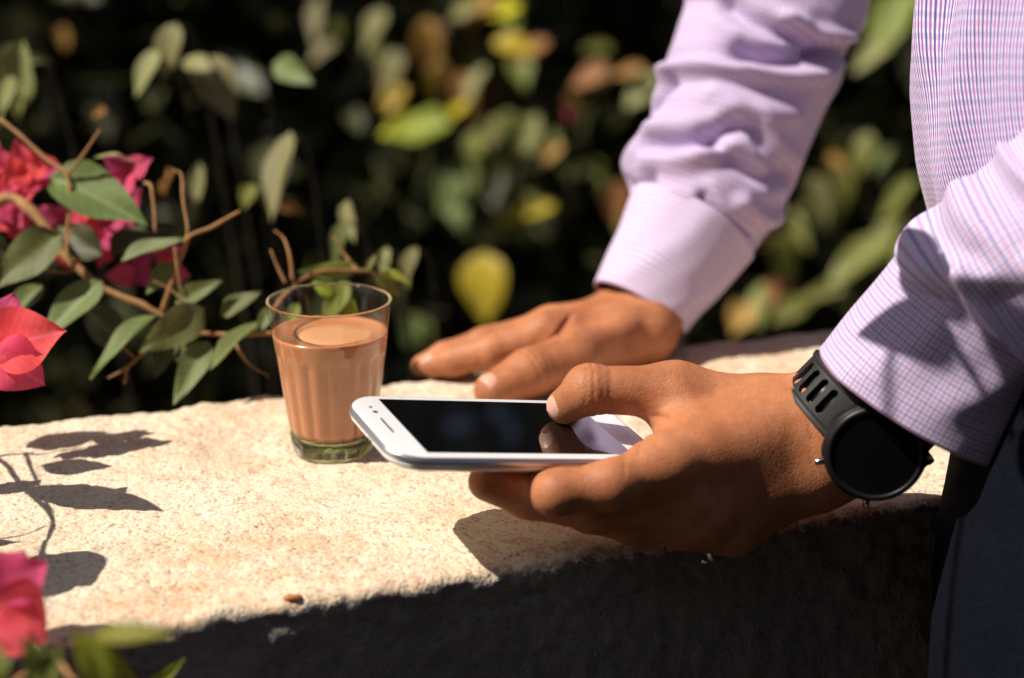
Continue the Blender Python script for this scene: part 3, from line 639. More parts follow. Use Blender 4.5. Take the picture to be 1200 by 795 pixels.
# ------------------------------------------------------------------ phone
PH_C = np.array([-.0030, .7868, .0528])
def Rm(a, b, c):
    return np.array(Matrix.Rotation(a, 3, 'Z') @ Matrix.Rotation(b, 3, 'Y') @ Matrix.Rotation(c, 3, 'X'))
PH_R = Rm(math.radians(26.0), math.radians(9.9), math.radians(5.9))
def phone():
    root = empty('smartphone', PH_C-PH_R[:, 2]*.0086, label='white smartphone with black screen held in the watch hand', cat='phone')
    T = lambda v: np.asarray(v)@PH_R.T+PH_C
    HX, HY, CR = .0683, .0353, .0155
    def outline(ins, n=14):
        hx, hy = HX-ins, HY-ins; r = max(CR-ins, .002); o = []
        for q, (cx, cy) in enumerate(((hx-r, hy-r), (-hx+r, hy-r), (-hx+r, -hy+r), (hx-r, -hy+r))):
            for k in range(n): a = math.pi/2*(q+k/(n-1)); o.append((cx+r*math.cos(a), cy+r*math.sin(a)))
        o = np.array(o); bow = .0022*(o[:, 0]/HX)**2                            # ends bow outward, sides stay straight
        o[:, 0] *= 1+.035*(1-(o[:, 1]/HY)**2)*np.abs(o[:, 0]/HX)**6; return o
    def shell(name, prof, mat, par, c0=True, c1=True):
        v = []; n = 56
        for ins, z in prof:
            o = outline(ins); v += [(x, y, z) for x, y in o]
        f = []
        for k in range(len(prof)-1):
            for j in range(n): q = (j+1) % n; f.append((k*n+j, k*n+q, (k+1)*n+q, (k+1)*n+j))
        if c0: f.append(tuple(range(n-1, -1, -1)))
        if c1: f.append(tuple((len(prof)-1)*n+j for j in range(n)))
        return obj(name, T(v), f, mat, par)
    bk = shell('back_cover', [(.012, -.0089), (.006, -.0087), (.0028, -.0078), (.0010, -.0062), (.0002, -.0044)], M['white'], root)
    shell('side_trim', [(.0003, -.0045), (-.0001, -.0040), (-.0003, -.0030), (-.0003, -.0020), (.0001, -.0012), (.0006, -.0007)], M['silver'], root, False, False)
    ft = shell('front_panel', [(.0006, -.0009), (.0004, -.0003), (.0007, .0001), (.0013, .0003), (.0022, .0004)], M['white'], root)
    def plate(name, x0, x1, y0, y1, z, mat, par, r=.0006, h=.00012):
        v = []; n = 6; L = []
        for q, (cx, cy) in enumerate(((x1-r, y1-r), (x0+r, y1-r), (x0+r, y0+r), (x1-r, y0+r))):
            for k in range(n): a = math.pi/2*(q+k/(n-1)); L.append((cx+r*math.cos(a), cy+r*math.sin(a)))
        v = [(x, y, z-.0004) for x, y in L]+[(x, y, z+h) for x, y in L]; m = len(L)
        f = [(j, (j+1) % m, m+(j+1) % m, m+j) for j in range(m)]+[tuple(m+j for j in range(m))]
        return obj(name, T(v), f, mat, par, smooth=False)
    plate('screen', -.053, .053, -.0302, .0302, .0004, M['screen'], root)
    plate('earpiece', -.0612, -.0602, -.0085, .0075, .0004, M['black'], ft, .0004)
    plate('front_camera', -.0618, -.0593, .0135, .0160, .0004, M['black'], ft, .00124); plate('light_sensor', -.0616, -.0599, .0195, .0212, .0004, M['black'], ft, .0008)
    plate('home_button', .0585, .0645, -.0095, .0095, .0004, M['white'], ft, .0026, .00006)
    plate('touch_key_mark', .0598, .0604, .017, .0225, .0004, M['silver'], ft, .0002); plate('touch_key_mark', .0598, .0604, -.0225, -.017, .0004, M['silver'], ft, .0002)
    v, f = lathe([(.001, .0006), (.0019, .0006), (.0019, -.001)], 16); v = np.stack([-HX*1.035-.0001-v[:, 2]*.3+.0013, v[:, 0]-.004, v[:, 1]-.0048], 1); obj('headphone_jack', T(v), f, M['black'], root)
    plate('side_key', -.018, -.004, .0352, .0360, -.0028, M['silver'], root, .0003, .0008)
phone()

# ------------------------------------------------------------------ glass of tea
def tea_glass():
    gc = G(391, 527); root = empty('tea_glass', gc, label='clear fluted glass of milky brown tea standing on the wall', cat='glass')
    H, rb, rt = .0835, .0213, .0328
    R = lambda z: rb+(rt-rb)*(z/H)**.95
    def flute(a, z):
        w = min(1, max(0, (.058-z)/.004))*min(1, max(0, (z-.006)/.004)); return 1-.045*w*(1-abs(math.cos(9*a)))
    zs = [.0008, .003, .008, .012]+list(np.linspace(.016, .054, 12))+[.055, .0565, .058, .0595, .063, .068, .074, .079, H-.001]
    outer = [(R(z), z) for z in zs]; lip = [(rt-.0003, H-.0003), (rt-.0009, H), (rt-.0015, H-.0003)]
    inner = [(R(z)-.0019, z) for z in list(np.linspace(H-.001, .012, 16))]
    v, f = lathe(outer+lip+inner, 128, flute); obj('wall', v+gc, f, M['glass'], root)
    v, f = lathe([(.001, .0012), (rb-.004, .0012), (rb-.0012, .0), (rb, .0012), (R(.006), .006), (R(.0105), .0105), (R(.0112)-.002, .0112), (rb-.006, .0095), (.001, .0092)], 96); obj('base', v+gc, f, M['gbase'], root)
    lv = .0665; zt = [.0113]+list(np.linspace(.014, lv, 26))
    fl2 = lambda a, z: flute(a, z)*(1-.0)
    prof = [(.001, .0098), (R(.0098)-.006, .0099), (R(.011)-.0022, .0112)]+[(R(z)-.00035, z) for z in zt[1:]]+[(R(lv)-.0019, lv-.0004), (R(lv)-.0035, lv-.0012), (.00001, lv-.0013)]
    v, f = lathe(prof, 128, fl2); tea = obj('tea', v+gc, f, M['tea'], root)
    v, f = lathe([(.0185, .0), (.0180, .00025), (.010, .0003), (.00001, .0003)], 48, lambda a, z: 1+.05*math.sin(2*a+.6)+.03*math.sin(3*a)); v[:, 0] += .003; v[:, 1] += -.003; v[:, 2] += lv-.0012
    obj('milk_skin', v+gc, f, M['foam'], tea)
    v, f = lathe([(R(H)-.0003, H-.0006), (R(H)+.0002, H-.0002), (R(H)-.0002, H+.0003), (R(H)-.0012, H+.0003), (R(H)-.0017, H-.0004)], 96); obj('rim', v+gc, f, M['gbase'], root)
tea_glass()

# ------------------------------------------------------------------ leaves, stems, flowers
def leaf_data(name, wid=.48, tip=1.0, fold=.16, bend=.25, wave=.02, n=11, m=7, seed=0):
    r = np.random.default_rng(seed); v = []
    for i in range(n):
        t = i/(n-1); w = wid*.5*(math.sin(math.pi*min(1, t**.72))**.85 if t < 1 else 0)*(1-.25*tip*t**3) + (.004 if 0 < t < 1 else .002)
        for j in range(m):
            s = -1+2*j/(m-1); x = s*w
            z = abs(s)*w*fold*2-bend*t*t*.6+wave*math.sin(9*t+3*s+seed)*abs(s)
            v.append((x, t, z))
    f = [(i*m+j, i*m+j+1, (i+1)*m+j+1, (i+1)*m+j) for i in range(n-1) for j in range(m-1)]
    return np.array(v), f
LEAF = {}
for i, (w, fo, be, wa) in enumerate(((.50, .14, .18, .02), (.58, .10, .35, .03), (.42, .22, .10, .02), (.62, .16, .28, .04), (.26, .2, .2, .015))):
    for mk in ('leaf', 'pale', 'yellow', 'orange', 'lime', 'dark', 'olive', 'bract'):
        wv = .06 if mk == 'bract' else wa; ww = .85 if mk == 'bract' else w
        v, f = leaf_data('leaf', ww, 1, fo, be, wv, seed=i); me = mesh_data('leaf', v, f); me.materials.append(M[mk]); LEAF[mk, i] = me
def leaf_at(b, t, mk='leaf', var=0, face=None, par=None, roll=0.0, wide=1.0, name='leaf'):
    b = np.asarray(b, float); t = np.asarray(t, float); y = t-b; L = np.linalg.norm(y); y = y/L
    face = nrm(CO-b) if face is None else nrm(face); z = nrm(face-y*(face@y)); x = np.cross(y, z)
    x, z = x*math.cos(roll)+z*math.sin(roll), z*math.cos(roll)-x*math.sin(roll)
    o = bpy.data.objects.new(name, LEAF[mk, var]); COL.objects.link(o)
    o.matrix_basis = Matrix(((x[0]*L*wide, y[0]*L, z[0]*L, b[0]), (x[1]*L*wide, y[1]*L, z[1]*L, b[1]), (x[2]*L*wide, y[2]*L, z[2]*L, b[2]), (0, 0, 0, 1)))
    if par is not None:
        mw = o.matrix_basis.copy(); parent_to(o, par)
    return o
def stem(pts, r0, r1, par, name='stem', mat='stem', n=None):
    pts = np.asarray(pts, float); n = n or 4*len(pts)+4; p = catmull(pts, n); p = p+.25*r0*np.stack([vnoise(p, 90), vnoise(p+3, 90), vnoise(p+9, 90)], 1)
    rr = .86*np.linspace(r0, r1*.85, n)*(1+.22*vnoise(p+5, 220)); v, f = tube_mesh(p, rr, 8); return obj(name, v, f, M[mat], par)
def pxs(L, d=None): return [P(x, y, q) for (x, y, q) in L] if d is None else [P(x, y, d) for x, y in L]

# the bougainvillea growing up behind the wall on the left
vine = empty('bougainvillea', P(-120, 560, 1.12)*[1, 1, 0]+[0, 0, GZ], label='pink flowered thorny bougainvillea growing behind the wall beside the tea glass', cat='plant')
root_pt = np.array(vine.location)
stem([root_pt, root_pt+[.02, -.01, .4], P(-90, 420, 1.12), P(-40, 300, 1.10), P(0, 235, 1.085), P(35, 245, 1.075), P(80, 305, 1.065), P(110, 330, 1.06), P(160, 355, 1.055), P(190, 370, 1.055), P(240, 384, 1.05)], .0055, .0022, vine, n=60)
stem(pxs([(0, 140, 1.08), (25, 160, 1.075), (55, 188, 1.07), (78, 205, 1.065), (82, 240, 1.06), (78, 285, 1.06), (84, 315, 1.06)]), .0014, .0016, vine)
stem(pxs([(80, 204, 1.065), (95, 185, 1.06), (117, 152, 1.055)]), .0012, .0010, vine, 'twig')
stem(pxs([(84, 268, 1.06), (78, 290, 1.055), (85, 318, 1.055), (45, 317, 1.05)]), .0009, .0006, vine, 'twig')
stem(pxs([(170, 214, 1.065), (178, 222, 1.06), (182, 273, 1.055)]), .0013, .0013, vine, 'twig')
stem(pxs([(203, 200, 1.06), (213, 206, 1.06), (215, 238, 1.055), (220, 270, 1.05), (215, 285, 1.05)]), .0012, .0012, vine, 'twig')
stem(pxs([(190, 366, 1.055), (200, 335, 1.05), (215, 295, 1.05), (222, 278, 1.045), (250, 265, 1.045), (281, 248, 1.04)]), .0020, .0013, vine, 'twig')
stem(pxs([(205, 290, 1.045), (208, 315, 1.045), (212, 342, 1.045)]), .0012, .0008, vine, 'twig')
stem(pxs([(180, 330, 1.045), (200, 340, 1.045), (225, 360, 1.04)]), .0006, .0005, vine, 'thorn')
stem(pxs([(190, 398, 1.05), (168, 415, 1.045), (147, 432, 1.04), (127, 443, 1.04)]), .0013, .0008, vine, 'twig'); stem(pxs([(148, 432, 1.04), (146, 450, 1.04)]), .0013, .0006, vine, 'thorn'); stem(pxs([(157, 420, 1.04), (135, 397, 1.04)]), .0007, .0005, vine, 'thorn')
stem(pxs([(240, 384, 1.05), (200, 388, 1.05), (300, 392, 1.045), (345, 388, 1.045)]), .0018, .0015, vine)
stem(pxs([(275, 400, 1.045), (290, 425, 1.04), (315, 442, 1.035)]), .0014, .0004, vine, 'thorn')
stem(pxs([(300, 392, 1.05), (335, 345, 1.05), (370, 320, 1.07), (425, 318, 1.08), (440, 322, 1.08)]), .0017, .0012, vine)
stem(pxs([(343, 330, 1.055), (340, 300, 1.055), (333, 280, 1.06), (321, 270, 1.06)]), .0014, .0011, vine, 'twig'); stem(pxs([(335, 332, 1.05), (325, 312, 1.05), (317, 293, 1.05)]), .0012, .0009, vine, 'thorn')
stem(pxs([(420, 320, 1.08), (405, 300, 1.085), (391, 278, 1.085)]), .0014, .0010, vine, 'twig')
LV = [  # base, tip, material, variant, width, roll
    ((60, 208, 1.07), (168, 252, 1.05), 'leaf', 3, 1.0, .25), ((110, 185, 1.085), (155, 183, 1.08), 'pale', 0, 1.0, .9), ((142, 306, 1.05), (216, 277, 1.045), 'leaf', 2, 1.0, .5), ((72, 275, 1.05), (-15, 335, 1.03), 'leaf', 3, 1.0, .1),
    ((120, 330, 1.05), (45, 392, 1.035), 'leaf', 0, 1.15, -.1), ((50, 335, 1.055), (0, 372, 1.04), 'leaf', 1, 1.0, 0), ((205, 308, 1.055), (168, 342, 1.05), 'leaf', 1, 1.0, .1), ((205, 355, 1.05), (258, 328, 1.04), 'leaf', 0, .9, -.2),
    ((258, 370, 1.05), (300, 338, 1.045), 'leaf', 1, 1.0, .1), ((185, 368, 1.05), (102, 440, 1.02), 'leaf', 2, .95, -.6), ((240, 362, 1.045), (168, 410, 1.02), 'leaf', 1, 1.0, .6), ((205, 395, 1.05), (178, 440, 1.04), 'dark', 1, 1.0, 0),
    ((190, 395, 1.05), (222, 425, 1.04), 'leaf', 1, 1.1, .2), ((245, 400, 1.045), (203, 470, 1.02), 'leaf', 0, .9, .25), ((302, 378, 1.045), (242, 425, 1.015), 'leaf', 0, 1.0, -.5), ((318, 360, 1.045), (300, 392, 1.035), 'leaf', 0, 1.0, .3),
    ((420, 312, 1.085), (350, 322, 1.08), 'olive', 0, .9, .9), ((430, 318, 1.08), (440, 297, 1.08), 'olive', 2, 1.1, 0), ((440, 320, 1.08), (472, 348, 1.085), 'olive', 1, 1.0, .1), ((445, 318, 1.085), (482, 330, 1.08), 'lime', 0, .9, .6),
    ((410, 330, 1.06), (372, 380, 1.06), 'olive', 1, .9, .2), ((400, 340, 1.06), (420, 385, 1.06), 'lime', 0, .9, .0), ((350, 355, 1.06), (330, 395, 1.06), 'olive', 0, .9, .2), ((390, 345, 1.06), (365, 330, 1.06), 'lime', 0, 1.3, .3),
    ((130, 300, 1.08), (200, 255, 1.09), 'dark', 3, 1, .2), ((120, 300, 1.08), (60, 260, 1.09), 'dark', 3, 1, .2), ((100, 360, 1.08), (160, 420, 1.09), 'dark', 3, 1, .2), ((10, 300, 1.09), (-40, 270, 1.08), 'dark', 3, 1, 0)]
for b, t, mk, va, wd, ro in LV: leaf_at(P(*b), P(*t), mk, va, par=vine, roll=ro, wide=wd*.84, face=nrm(CO-P(*b))*.7+np.array(SUN)*.5)
def bract_cluster(c, sz, par, seed, n=3, out=None, depthspread=.3):
    r = np.random.default_rng(seed); out = nrm(VIEW(c)+np.array(SUN)*.3) if out is None else nrm(out)
    e1 = nrm(np.cross(out, [.3, .2, 1])); e2 = np.cross(out, e1); a0 = r.random()*6.28
    for k in range(n):
        a = a0+k*2*math.pi/n+r.normal()*.15; d = nrm(math.cos(a)*e1+math.sin(a)*e2+out*(.35+.4*r.random()))
        leaf_at(c, c+d*sz*(.85+.3*r.random()), 'bract', int(r.integers(0, 4)), face=out-d*.3, par=par, roll=r.normal()*.25, name='bract')
for i, (x, y, d, s) in enumerate([(30, 195, 1.09, .024), (8, 212, 1.10, .024), (48, 205, 1.10, .022), (150, 205, 1.085, .022), (100, 240, 1.10, .020), (75, 262, 1.10, .022), (10, 240, 1.10, .024), (120, 270, 1.10, .022), (95, 292, 1.10, .022), (130, 292, 1.10, .016),
        (195, 298, 1.09, .016), (205, 320, 1.09, .016), (60, 292, 1.11, .024), (160, 320, 1.11, .022), (20, 258, 1.11, .024), (140, 248, 1.11, .022), (-10, 190, 1.10, .024)]):
    bract_cluster(P(x, y, d), s*.85, vine, 100+i)

# the second bougainvillea, rooted in front of the wall on the left, leaning over it
fv = empty('bougainvillea', np.array([-.60, .60, GZ]), label='pink bougainvillea with yellow green leaves rising over the near edge of the wall', cat='plant')
f0 = np.array(fv.location)
stem([f0, f0+[.02, .02, .35], [-.57, .62, -.2], [-.55, .66, -.05], [-.53, .70, .06], [-.50, .76, .12], [-.47, .84, .16], [-.45, .90, .20]], .006, .0018, fv, n=50)
stem([[-.55, .66, -.05], [-.40, .62, -.06], [-.27, .60, -.055], P(30, 790, .66), P(90, 800, .63)], .0022, .0012, fv)
stem([[-.53, .70, .06], [-.40, .69, .0], P(-10, 700, .69)], .0018, .0012, fv, 'twig')
stem([[-.47, .84, .16], [-.38, .86, .09], P(-20, 400, .93)], .0018, .0012, fv, 'twig')
bc0 = P(-4, 705, .695); od = VIEW(bc0)
for b, t, va, ro in [((-6, 700, .69), (55, 655, .70), 3, .3), ((-8, 690, .69), (50, 752, .685), 1, -.1), ((-10, 690, .70), (30, 640, .72), 0, .4), ((-15, 730, .68), (35, 765, .675), 3, .2), ((-25, 690, .69), (-30, 640, .70), 1, 0)]:
    leaf_at(P(*b), P(*t), 'bract', va, par=fv, roll=ro, name='bract', wide=1.1)
for b, t, va, ro in [((-8, 410, .935), (72, 385, .93), 3, .35), ((-10, 410, .93), (48, 450, .925), 1, -.1), ((-5, 400, .94), (15, 342, .945), 0, .3), ((-20, 420, .93), (5, 455, .925), 1, .0), ((-10, 395, .945), (52, 372, .95), 2, .5)]:
    leaf_at(P(*b), P(*t), 'bract', va, par=fv, roll=ro, name='bract', wide=1.15)
for b, t, mk, va, ro in [((140, 800, .60), (85, 745, .59), 'lime', 1, .3), ((120, 805, .58), (110, 755, .575), 'lime', 0, .2), ((110, 745, .58), (200, 738, .57), 'lime', 4, .5), ((60, 800, .59), (30, 752, .58), 'olive', 1, .1), ((40, 810, .59), (70, 760, .585), 'olive', 0, .1), ((165, 815, .72), (130, 764, .72), 'lime', 4, .2), ((165, 815, .72), (216, 774, .72), 'lime', 4, -.2), ((0, 800, .60), (-10, 750, .6), 'olive', 1, 0)]:
    leaf_at(P(*b), P(*t), mk, va, par=fv, roll=ro)
stem([[-.40, .62, -.06], [-.30, .64, -.09], P(120, 860, .72), P(165, 815, .72)], .0018, .001, fv)
# leaves left of the frame whose shade falls on the wall top
def shade_leaf(b, t, h, mk='leaf', var=0, wide=1.0):
    """a leaf h metres up the sun's ray from the wall-top points b, t"""
    s = np.array(SUN)/SUN.z*h; leaf_at(G(*b)+s, G(*t)+s+np.array([0, 0, .006]), mk, var, par=fv, face=np.array(SUN)+rng.normal(size=3)*.15, wide=wide)
def shade_stem(L, h, r):
    s = np.array(SUN)/SUN.z*h; stem([G(x, y)+s for x, y in L], r, r*.7, fv, 'twig')
shade_leaf((30, 525), (125, 507), .115, var=0); shade_leaf((50, 545), (128, 548), .115, var=1); shade_leaf((25, 570), (185, 600), .11, var=2, wide=.8); shade_leaf((85, 595), (140, 570), .11, var=0)
shade_leaf((-25, 580), (45, 560), .11, var=1); shade_leaf((50, 650), (95, 690), .10, var=3, wide=1.2); shade_leaf((40, 745), (150, 748), .10, var=1); shade_leaf((40, 700), (70, 660), .10, var=3);
shade_leaf((-40, 640), (15, 635), .10, var=2)
shade_stem([(-60, 520), (0, 540), (25, 570), (60, 605), (50, 645), (40, 720)], .11, .0018); shade_stem([(30, 530), (40, 560), (60, 600)], .112, .0013); shade_stem([(-60, 640), (0, 632), (55, 615)], .108, .0009)

# ------------------------------------------------------------------ hedge behind, shaded by an added unseen tree
hedge_specs = [(-1.45, 3.65, 'dark shaded shrub with scattered pale leaves behind the pink bougainvillea'), (.05, 3.68, 'dark shaded shrub with yellow and orange leaves behind the resting hand'), (1.55, 3.72, 'dark shaded shrub with olive leaves showing between the two shirt sleeves')]
shrubs = []
lv0, lf0 = leaf_data('l', .5, 1, .15, .2, .02, 5, 3, 1); lf0 = np.array(lf0)
def leaf_cloud(n, fn, size, seed):
    r = np.random.default_rng(seed); c = fn(r, n); d = r.normal(size=(n, 3)); d[:, 2] -= .3; d /= np.linalg.norm(d, axis=1)[:, None]
    u = r.normal(size=(n, 3)); u -= (u*d).sum(1)[:, None]*d; u /= np.linalg.norm(u, axis=1)[:, None]; s = np.cross(d, u); L = size*(.6+.8*r.random(n))
    V = c[:, None]+L[:, None, None]*(lv0[None, :, :1]*s[:, None]+lv0[None, :, 1:2]*d[:, None]+lv0[None, :, 2:]*u[:, None])
    F = (lf0[None]+(np.arange(n)*len(lv0))[:, None, None]).reshape(-1, 4); return V.reshape(-1, 3), F
for i, (x, y, lab) in enumerate(hedge_specs):
    e = empty('hedge_shrub', (x, y+.1, GZ), label=lab, cat='shrub', group='shrubs behind the wall'); shrubs.append(e)
    for k in range(6):
        a = k*1.05+i; stem([(x+.03*math.cos(a), y+.1+.03*math.sin(a), GZ), (x+.15*math.cos(a), y+.1+.1*math.sin(a), GZ+.35), (x+.3*math.cos(a), y+.12+.16*math.sin(a), GZ+.8), (x+.4*math.cos(a), y+.12+.2*math.sin(a), GZ+2.2)], .010, .003, e, 'branch', 'bark')
    def fn(r, n, x=x, y=y):
        q = r.random((n, 3)); return np.stack([x+(q[:, 0]-.5)*1.9, y+(q[:, 1]-.58)*.95, GZ+.03+q[:, 2]**1.2*3.0], 1)
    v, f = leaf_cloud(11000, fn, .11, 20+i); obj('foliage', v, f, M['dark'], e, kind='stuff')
BG = [  # x, y, length px, angle (deg, image), material, variant, depth, width
    (20, 95, 95, 80, 'pale', 3, 1.36, .9), (5, 120, 60, 60, 'pale', 0, 1.36, .9), (195, 60, 70, 70, 'pale', 1, 1.40, .95), (170, 85, 62, 60, 'pale', 0, 1.40, 1.), (255, 100, 78, 115, 'pale', 1, 1.42, 1.0), (235, 80, 40, 140, 'pale', 0, 1.42, 1.), (325, 205, 105, 72, 'pale', 0, 1.34, .85), (342, 84, 45, 150, 'leaf', 0, 1.40, .9),
    (75, 45, 34, 90, 'orange', 3, 1.5, 1.1), (40, 72, 34, 0, 'pale', 2, 1.4, .8), (228, 225, 70, 80, 'pale', 4, 1.38, 1.), (338, 243, 40, 160, 'orange', 0, 1.4, .7), (115, 132, 20, 20, 'orange', 0, 1.40, .7), (195, 215, 26, 60, 'orange', 2, 1.38, .8), (290, 230, 28, 70, 'olive', 2, 1.4, 1),
    (455, 85, 66, 60, 'pale', 1, 1.60, 1.), (435, 35, 66, 55, 'pale', 1, 1.62, 1.), (372, 25, 70, 80, 'pale', 2, 1.62, .9), (375, 60, 50, 30, 'pale', 1, 1.6, .9), (395, 40, 40, 100, 'olive', 1, 1.6, .9), (490, 150, 90, 5, 'lime', 3, 1.58, .9), (470, 148, 60, 20, 'yellow', 0, 1.6, .9), (500, 60, 70, 80, 'orange', 3, 1.62, 1.), (495, 40, 50, 50, 'orange', 0, 1.62, 1), (520, 90, 50, 120, 'orange', 1, 1.62, .9),
    (545, 115, 70, 100, 'orange', 1, 1.62, .9), (555, 100, 60, 60, 'pale', 0, 1.6, .9), (530, 135, 60, 40, 'yellow', 0, 1.62, .6), (585, 12, 60, 10, 'yellow', 3, 1.64, 1.), (560, 8, 60, 30, 'orange', 0, 1.64, 1), (605, 52, 60, 170, 'yellow', 1, 1.62, .9), (620, 60, 60, 30, 'orange', 0, 1.62, .9), (570, 158, 60, 60, 'pale', 3, 1.6, 1.), (618, 160, 66, 65, 'pale', 3, 1.6, 1.), (600, 150, 50, 120, 'olive', 1, 1.6, 1), (640, 165, 40, 20, 'olive', 0, 1.6, 1),
    (545, 215, 70, 80, 'leaf', 3, 1.58, 1.2), (525, 225, 66, 60, 'leaf', 1, 1.58, 1.2), (565, 210, 66, 110, 'leaf', 3, 1.6, 1.2), (540, 250, 60, 90, 'leaf', 1, 1.6, 1.2), (555, 180, 60, 90, 'olive', 0, 1.6, 1), (610, 250, 100, 15, 'yellow', 0, 1.62, .7), (580, 270, 70, 20, 'olive', 1, 1.62, .9), (640, 245, 50, 170, 'olive', 0, 1.62, .9),
    (666, 134, 17, 90, 'bract', 3, 1.60, 1.0), (690, 88, 60, 20, 'orange', 1, 1.6, 1.), (735, 85, 50, 10, 'orange', 2, 1.6, .9), (752, 104, 60, 40, 'pale', 1, 1.6, 1.), (705, 95, 40, 70, 'pale', 0, 1.6, .9), (722, 238, 60, 85, 'orange', 3, 1.62, 1.0), (725, 140, 40, 40, 'olive', 1, 1.62, .9), (745, 250, 50, 60, 'olive', 1, 1.62, .9), (700, 55, 40, 0, 'olive', 0, 1.62, .9),
    (500, 400, 70, 110, 'olive', 1, 1.5, .7), (480, 390, 50, 60, 'leaf', 1, 1.5, 1.), (475, 320, 66, 65, 'pale', 1, 1.3, .7), (450, 310, 40, 80, 'pale', 2, 1.3, .8), (395, 285, 60, 60, 'leaf', 1, 1.28, .8), (410, 260, 50, 100, 'pale', 2, 1.3, .6),
    (960, 235, 70, 105, 'pale', 3, 1.62, .9), (985, 225, 66, 80, 'olive', 1, 1.62, .9), (1010, 180, 60, 70, 'olive', 1, 1.62, .9), (1005, 305, 120, 35, 'olive', 0, 1.6, .8), (980, 330, 100, 35, 'lime', 2, 1.62, .7), (1040, 265, 60, 60, 'olive', 1, 1.62, .9), (920, 305, 70, 100, 'olive', 1, 1.6, .8), (935, 270, 60, 120, 'olive', 0, 1.6, .8), (960, 345, 70, 10, 'olive', 2, 1.6, .7), (1050, 235, 80, 50, 'olive', 2, 1.62, .8), (900, 250, 60, 60, 'olive', 1, 1.6, .8),
    (868, 372, 44, 60, 'orange', 3, 1.5, 1.1), (925, 362, 50, 30, 'olive', 1, 1.5, 1.), (1110, 262, 40, 80, 'yellow', 1, 1.5, 1.), (1085, 285, 60, 40, 'lime', 1, 1.5, .9), (1060, 300, 60, 60, 'lime', 0, 1.5, .8), (1112, 245, 40, 60, 'orange', 0, 1.5, 1), (1040, 30, 110, 55, 'olive', 3, 1.5, .9), (1025, 60, 80, 40, 'pale', 0, 1.5, .8), (1060, 20, 90, 40, 'olive', 1, 1.5, .9), (1050, 330, 60, 20, 'olive', 0, 1.55, .8)]
for x0, x1, y0, y1, n_, mats in ((430, 650, 0, 285, 20, ('olive', 'orange', 'olive', 'yellow', 'orange')), (660, 780, 40, 290, 8, ('orange', 'olive', 'pale')), (870, 1070, 140, 370, 14, ('olive', 'leaf', 'olive', 'lime', 'orange')), (340, 470, 0, 110, 2, ('pale', 'olive'))):
    for k in range(n_): BG.append((random.uniform(x0, x1), random.uniform(y0, y1), random.uniform(34, 70), random.uniform(20, 140), random.choice(mats), random.choice((0, 1, 2, 3)), random.uniform(1.62, 1.80), random.uniform(.7, 1.1)))
for i, (x, y, L, an, mk, va, d, wd) in enumerate(BG):
    d, L = (d*1.85, L*.88) if d > 1.45 else (d, L)
    a = math.radians(an); dx, dy = math.cos(a)*L/2, math.sin(a)*L/2; dd = random.uniform(-.02, .02)
    par = shrubs[0] if x < 380 else shrubs[1] if x < 850 else shrubs[2]
    leaf_at(P(x+dx, y-dy, d-dd), P(x-dx, y+dy, d+dd), mk, va, par=par, roll=random.uniform(-.4, .4), wide=wd, face=nrm(CO-P(x, y, d))*.6+np.array(SUN)*.6)
    bp = P(x+dx, y-dy, d-dd)
    if d > 1.45: stem([bp, bp+np.array([random.uniform(-.04, .04), .12, -.03]), bp+np.array([random.uniform(-.08, .08), .45, -.12])], .0011, .002, par, 'twig', 'bark', 8)
    elif i % 2 == 0 or x > 390: stem([bp, bp+np.array([.01, .06, -.06]), np.array([bp[0]*.9+.01, bp[1]+.16, (bp[2]+GZ)/2]), np.array([bp[0]*.8, bp[1]+.2, GZ])], .0009, .0022, par, 'twig', 'bark', 16)
    else: stem([bp, bp+np.array([-.01, .03, -.02]), bp+np.array([-.015, .08, -.07])], .0009, .0012, par, 'twig', 'bark', 6)
# the hanging yellow leaf
leaf_at(P(568, 296, 2.9), P(564, 378, 2.89), 'yellow', 1, par=shrubs[1], wide=1.25, face=VIEW(P(565, 335, 2.9))*.6+np.array(SUN)*.5); stem([P(568, 296, 2.9), P(575, 270, 3.0), P(590, 250, 3.5)], .0012, .0018, shrubs[1], 'twig', 'bark', 8)

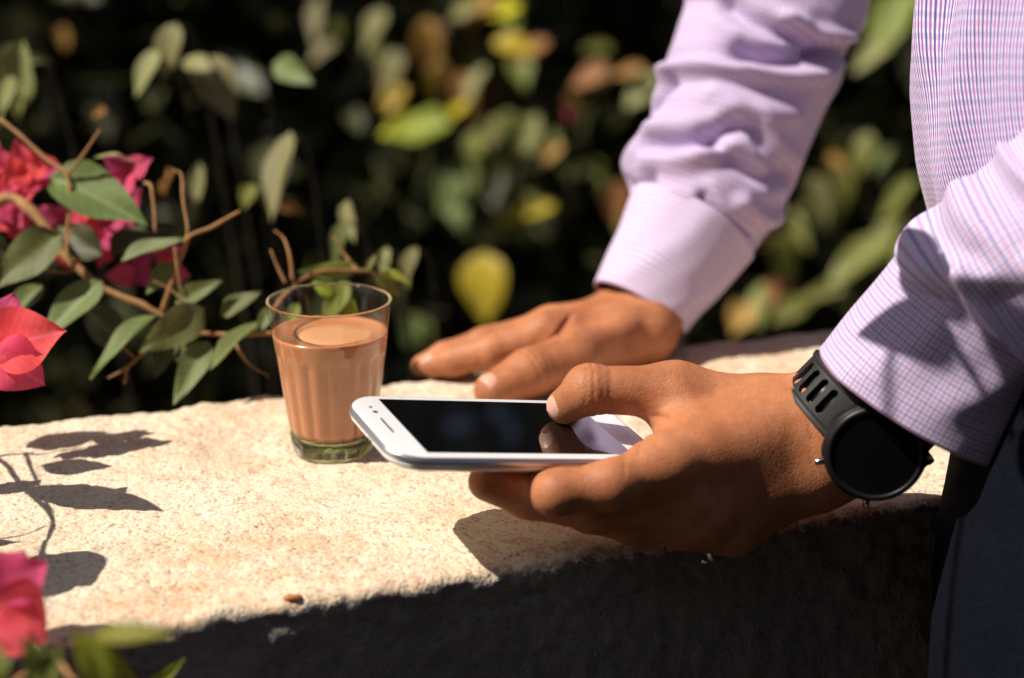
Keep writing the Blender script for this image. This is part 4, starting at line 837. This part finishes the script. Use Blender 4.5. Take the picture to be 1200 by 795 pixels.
# unseen tree added left of and above the frame to shade the shrubs
tree = empty('added_shade_tree', (-2.2, 5.0, GZ), label='added broad leafy tree, out of view, casting shade on the shrubs behind the wall', cat='tree')
stem([(-2.2, 5.0, GZ), (-2.1, 4.95, .3), (-1.9, 4.8, 1.3), (-1.8, 4.6, 2.2)], .11, .05, tree, 'trunk', 'bark', 40)
for k in range(7):
    a = k*.9; stem([(-1.85, 4.7, 1.7), (-1.7+.7*math.cos(a), 4.6+.35*math.sin(a), 2.2), (-1.6+1.5*math.cos(a), 4.6+.6*math.sin(a), 2.5)], .04, .012, tree, 'branch', 'bark', 20)
def crown(r, n):
    q = r.random((n, 3)); return np.stack([-5.0+q[:, 0]*6.8, 2.72+q[:, 1]*2.7, 2.2+q[:, 2]*.9+.3*np.sin(3*q[:, 0])], 1)
v, f = leaf_cloud(18000, crown, .17, 77); obj('crown', v, f, M['leaf'], tree, kind='stuff')

# cane added to the front bougainvillea, out of view, to shade the near cuff
tw = P(1150, 462, .80)+np.array(SUN)*.37
stem([[-.56, .64, -.1], [-.56, .56, .35], [-.42, .56, .62], [-.20, .66, .60], tw+np.array([-.03, -.03, .04]), tw], .004, .0014, fv, n=50)
for dx, dy, dz, L, an in ((.0, .0, .0, .05, .2), (.012, -.01, .01, .055, -.5), (.02, .0, -.01, .05, 1.2), (-.005, -.012, .015, .045, 2.6), (.02, -.02, -.02, .05, -1.2)):
    b = tw+np.array([dx, dy, dz]); e = np.array([math.cos(an)*.7, math.sin(an), -.25]); leaf_at(b, b+nrm(e)*L, 'leaf', 0, par=fv, face=np.array(SUN)+rng.normal(size=3)*.2)

# hems and seams
def hem(cuff, r, mat):
    me = cuff.data; m = 151; pts = [np.array(me.vertices[j].co) for j in range(0, 150, 2)]; v, f = tube_mesh(pts+pts[:1], r, 6, nrm(pts[0]-pts[30]), False)
    obj('hem', v, f, mat, cuff)
# unseen hedge added behind the camera to block sky light
hb = empty('sky_blocking_hedge', (0, -2.6, GZ), label='added tall leafy hedge, unseen behind the camera, holding back sky light', cat='hedge')
def hfn(r, n):
    q = r.random((n, 3)); return np.stack([(q[:, 0]-.5)*9, -2.3-q[:, 1]*.7, GZ+q[:, 2]*4.6], 1)
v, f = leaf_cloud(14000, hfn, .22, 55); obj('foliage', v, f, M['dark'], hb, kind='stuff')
for k in range(9): x = -4+k; stem([(x, -2.65, GZ), (x+.1, -2.6, 1.0), (x-.1, -2.7, 2.6), (x, -2.6, 3.6)], .05, .015, hb, 'trunk', 'bark', 16)
hem(cuffn, .0008, M['hempink']); hem(cufff, .0007, M['hempink'])
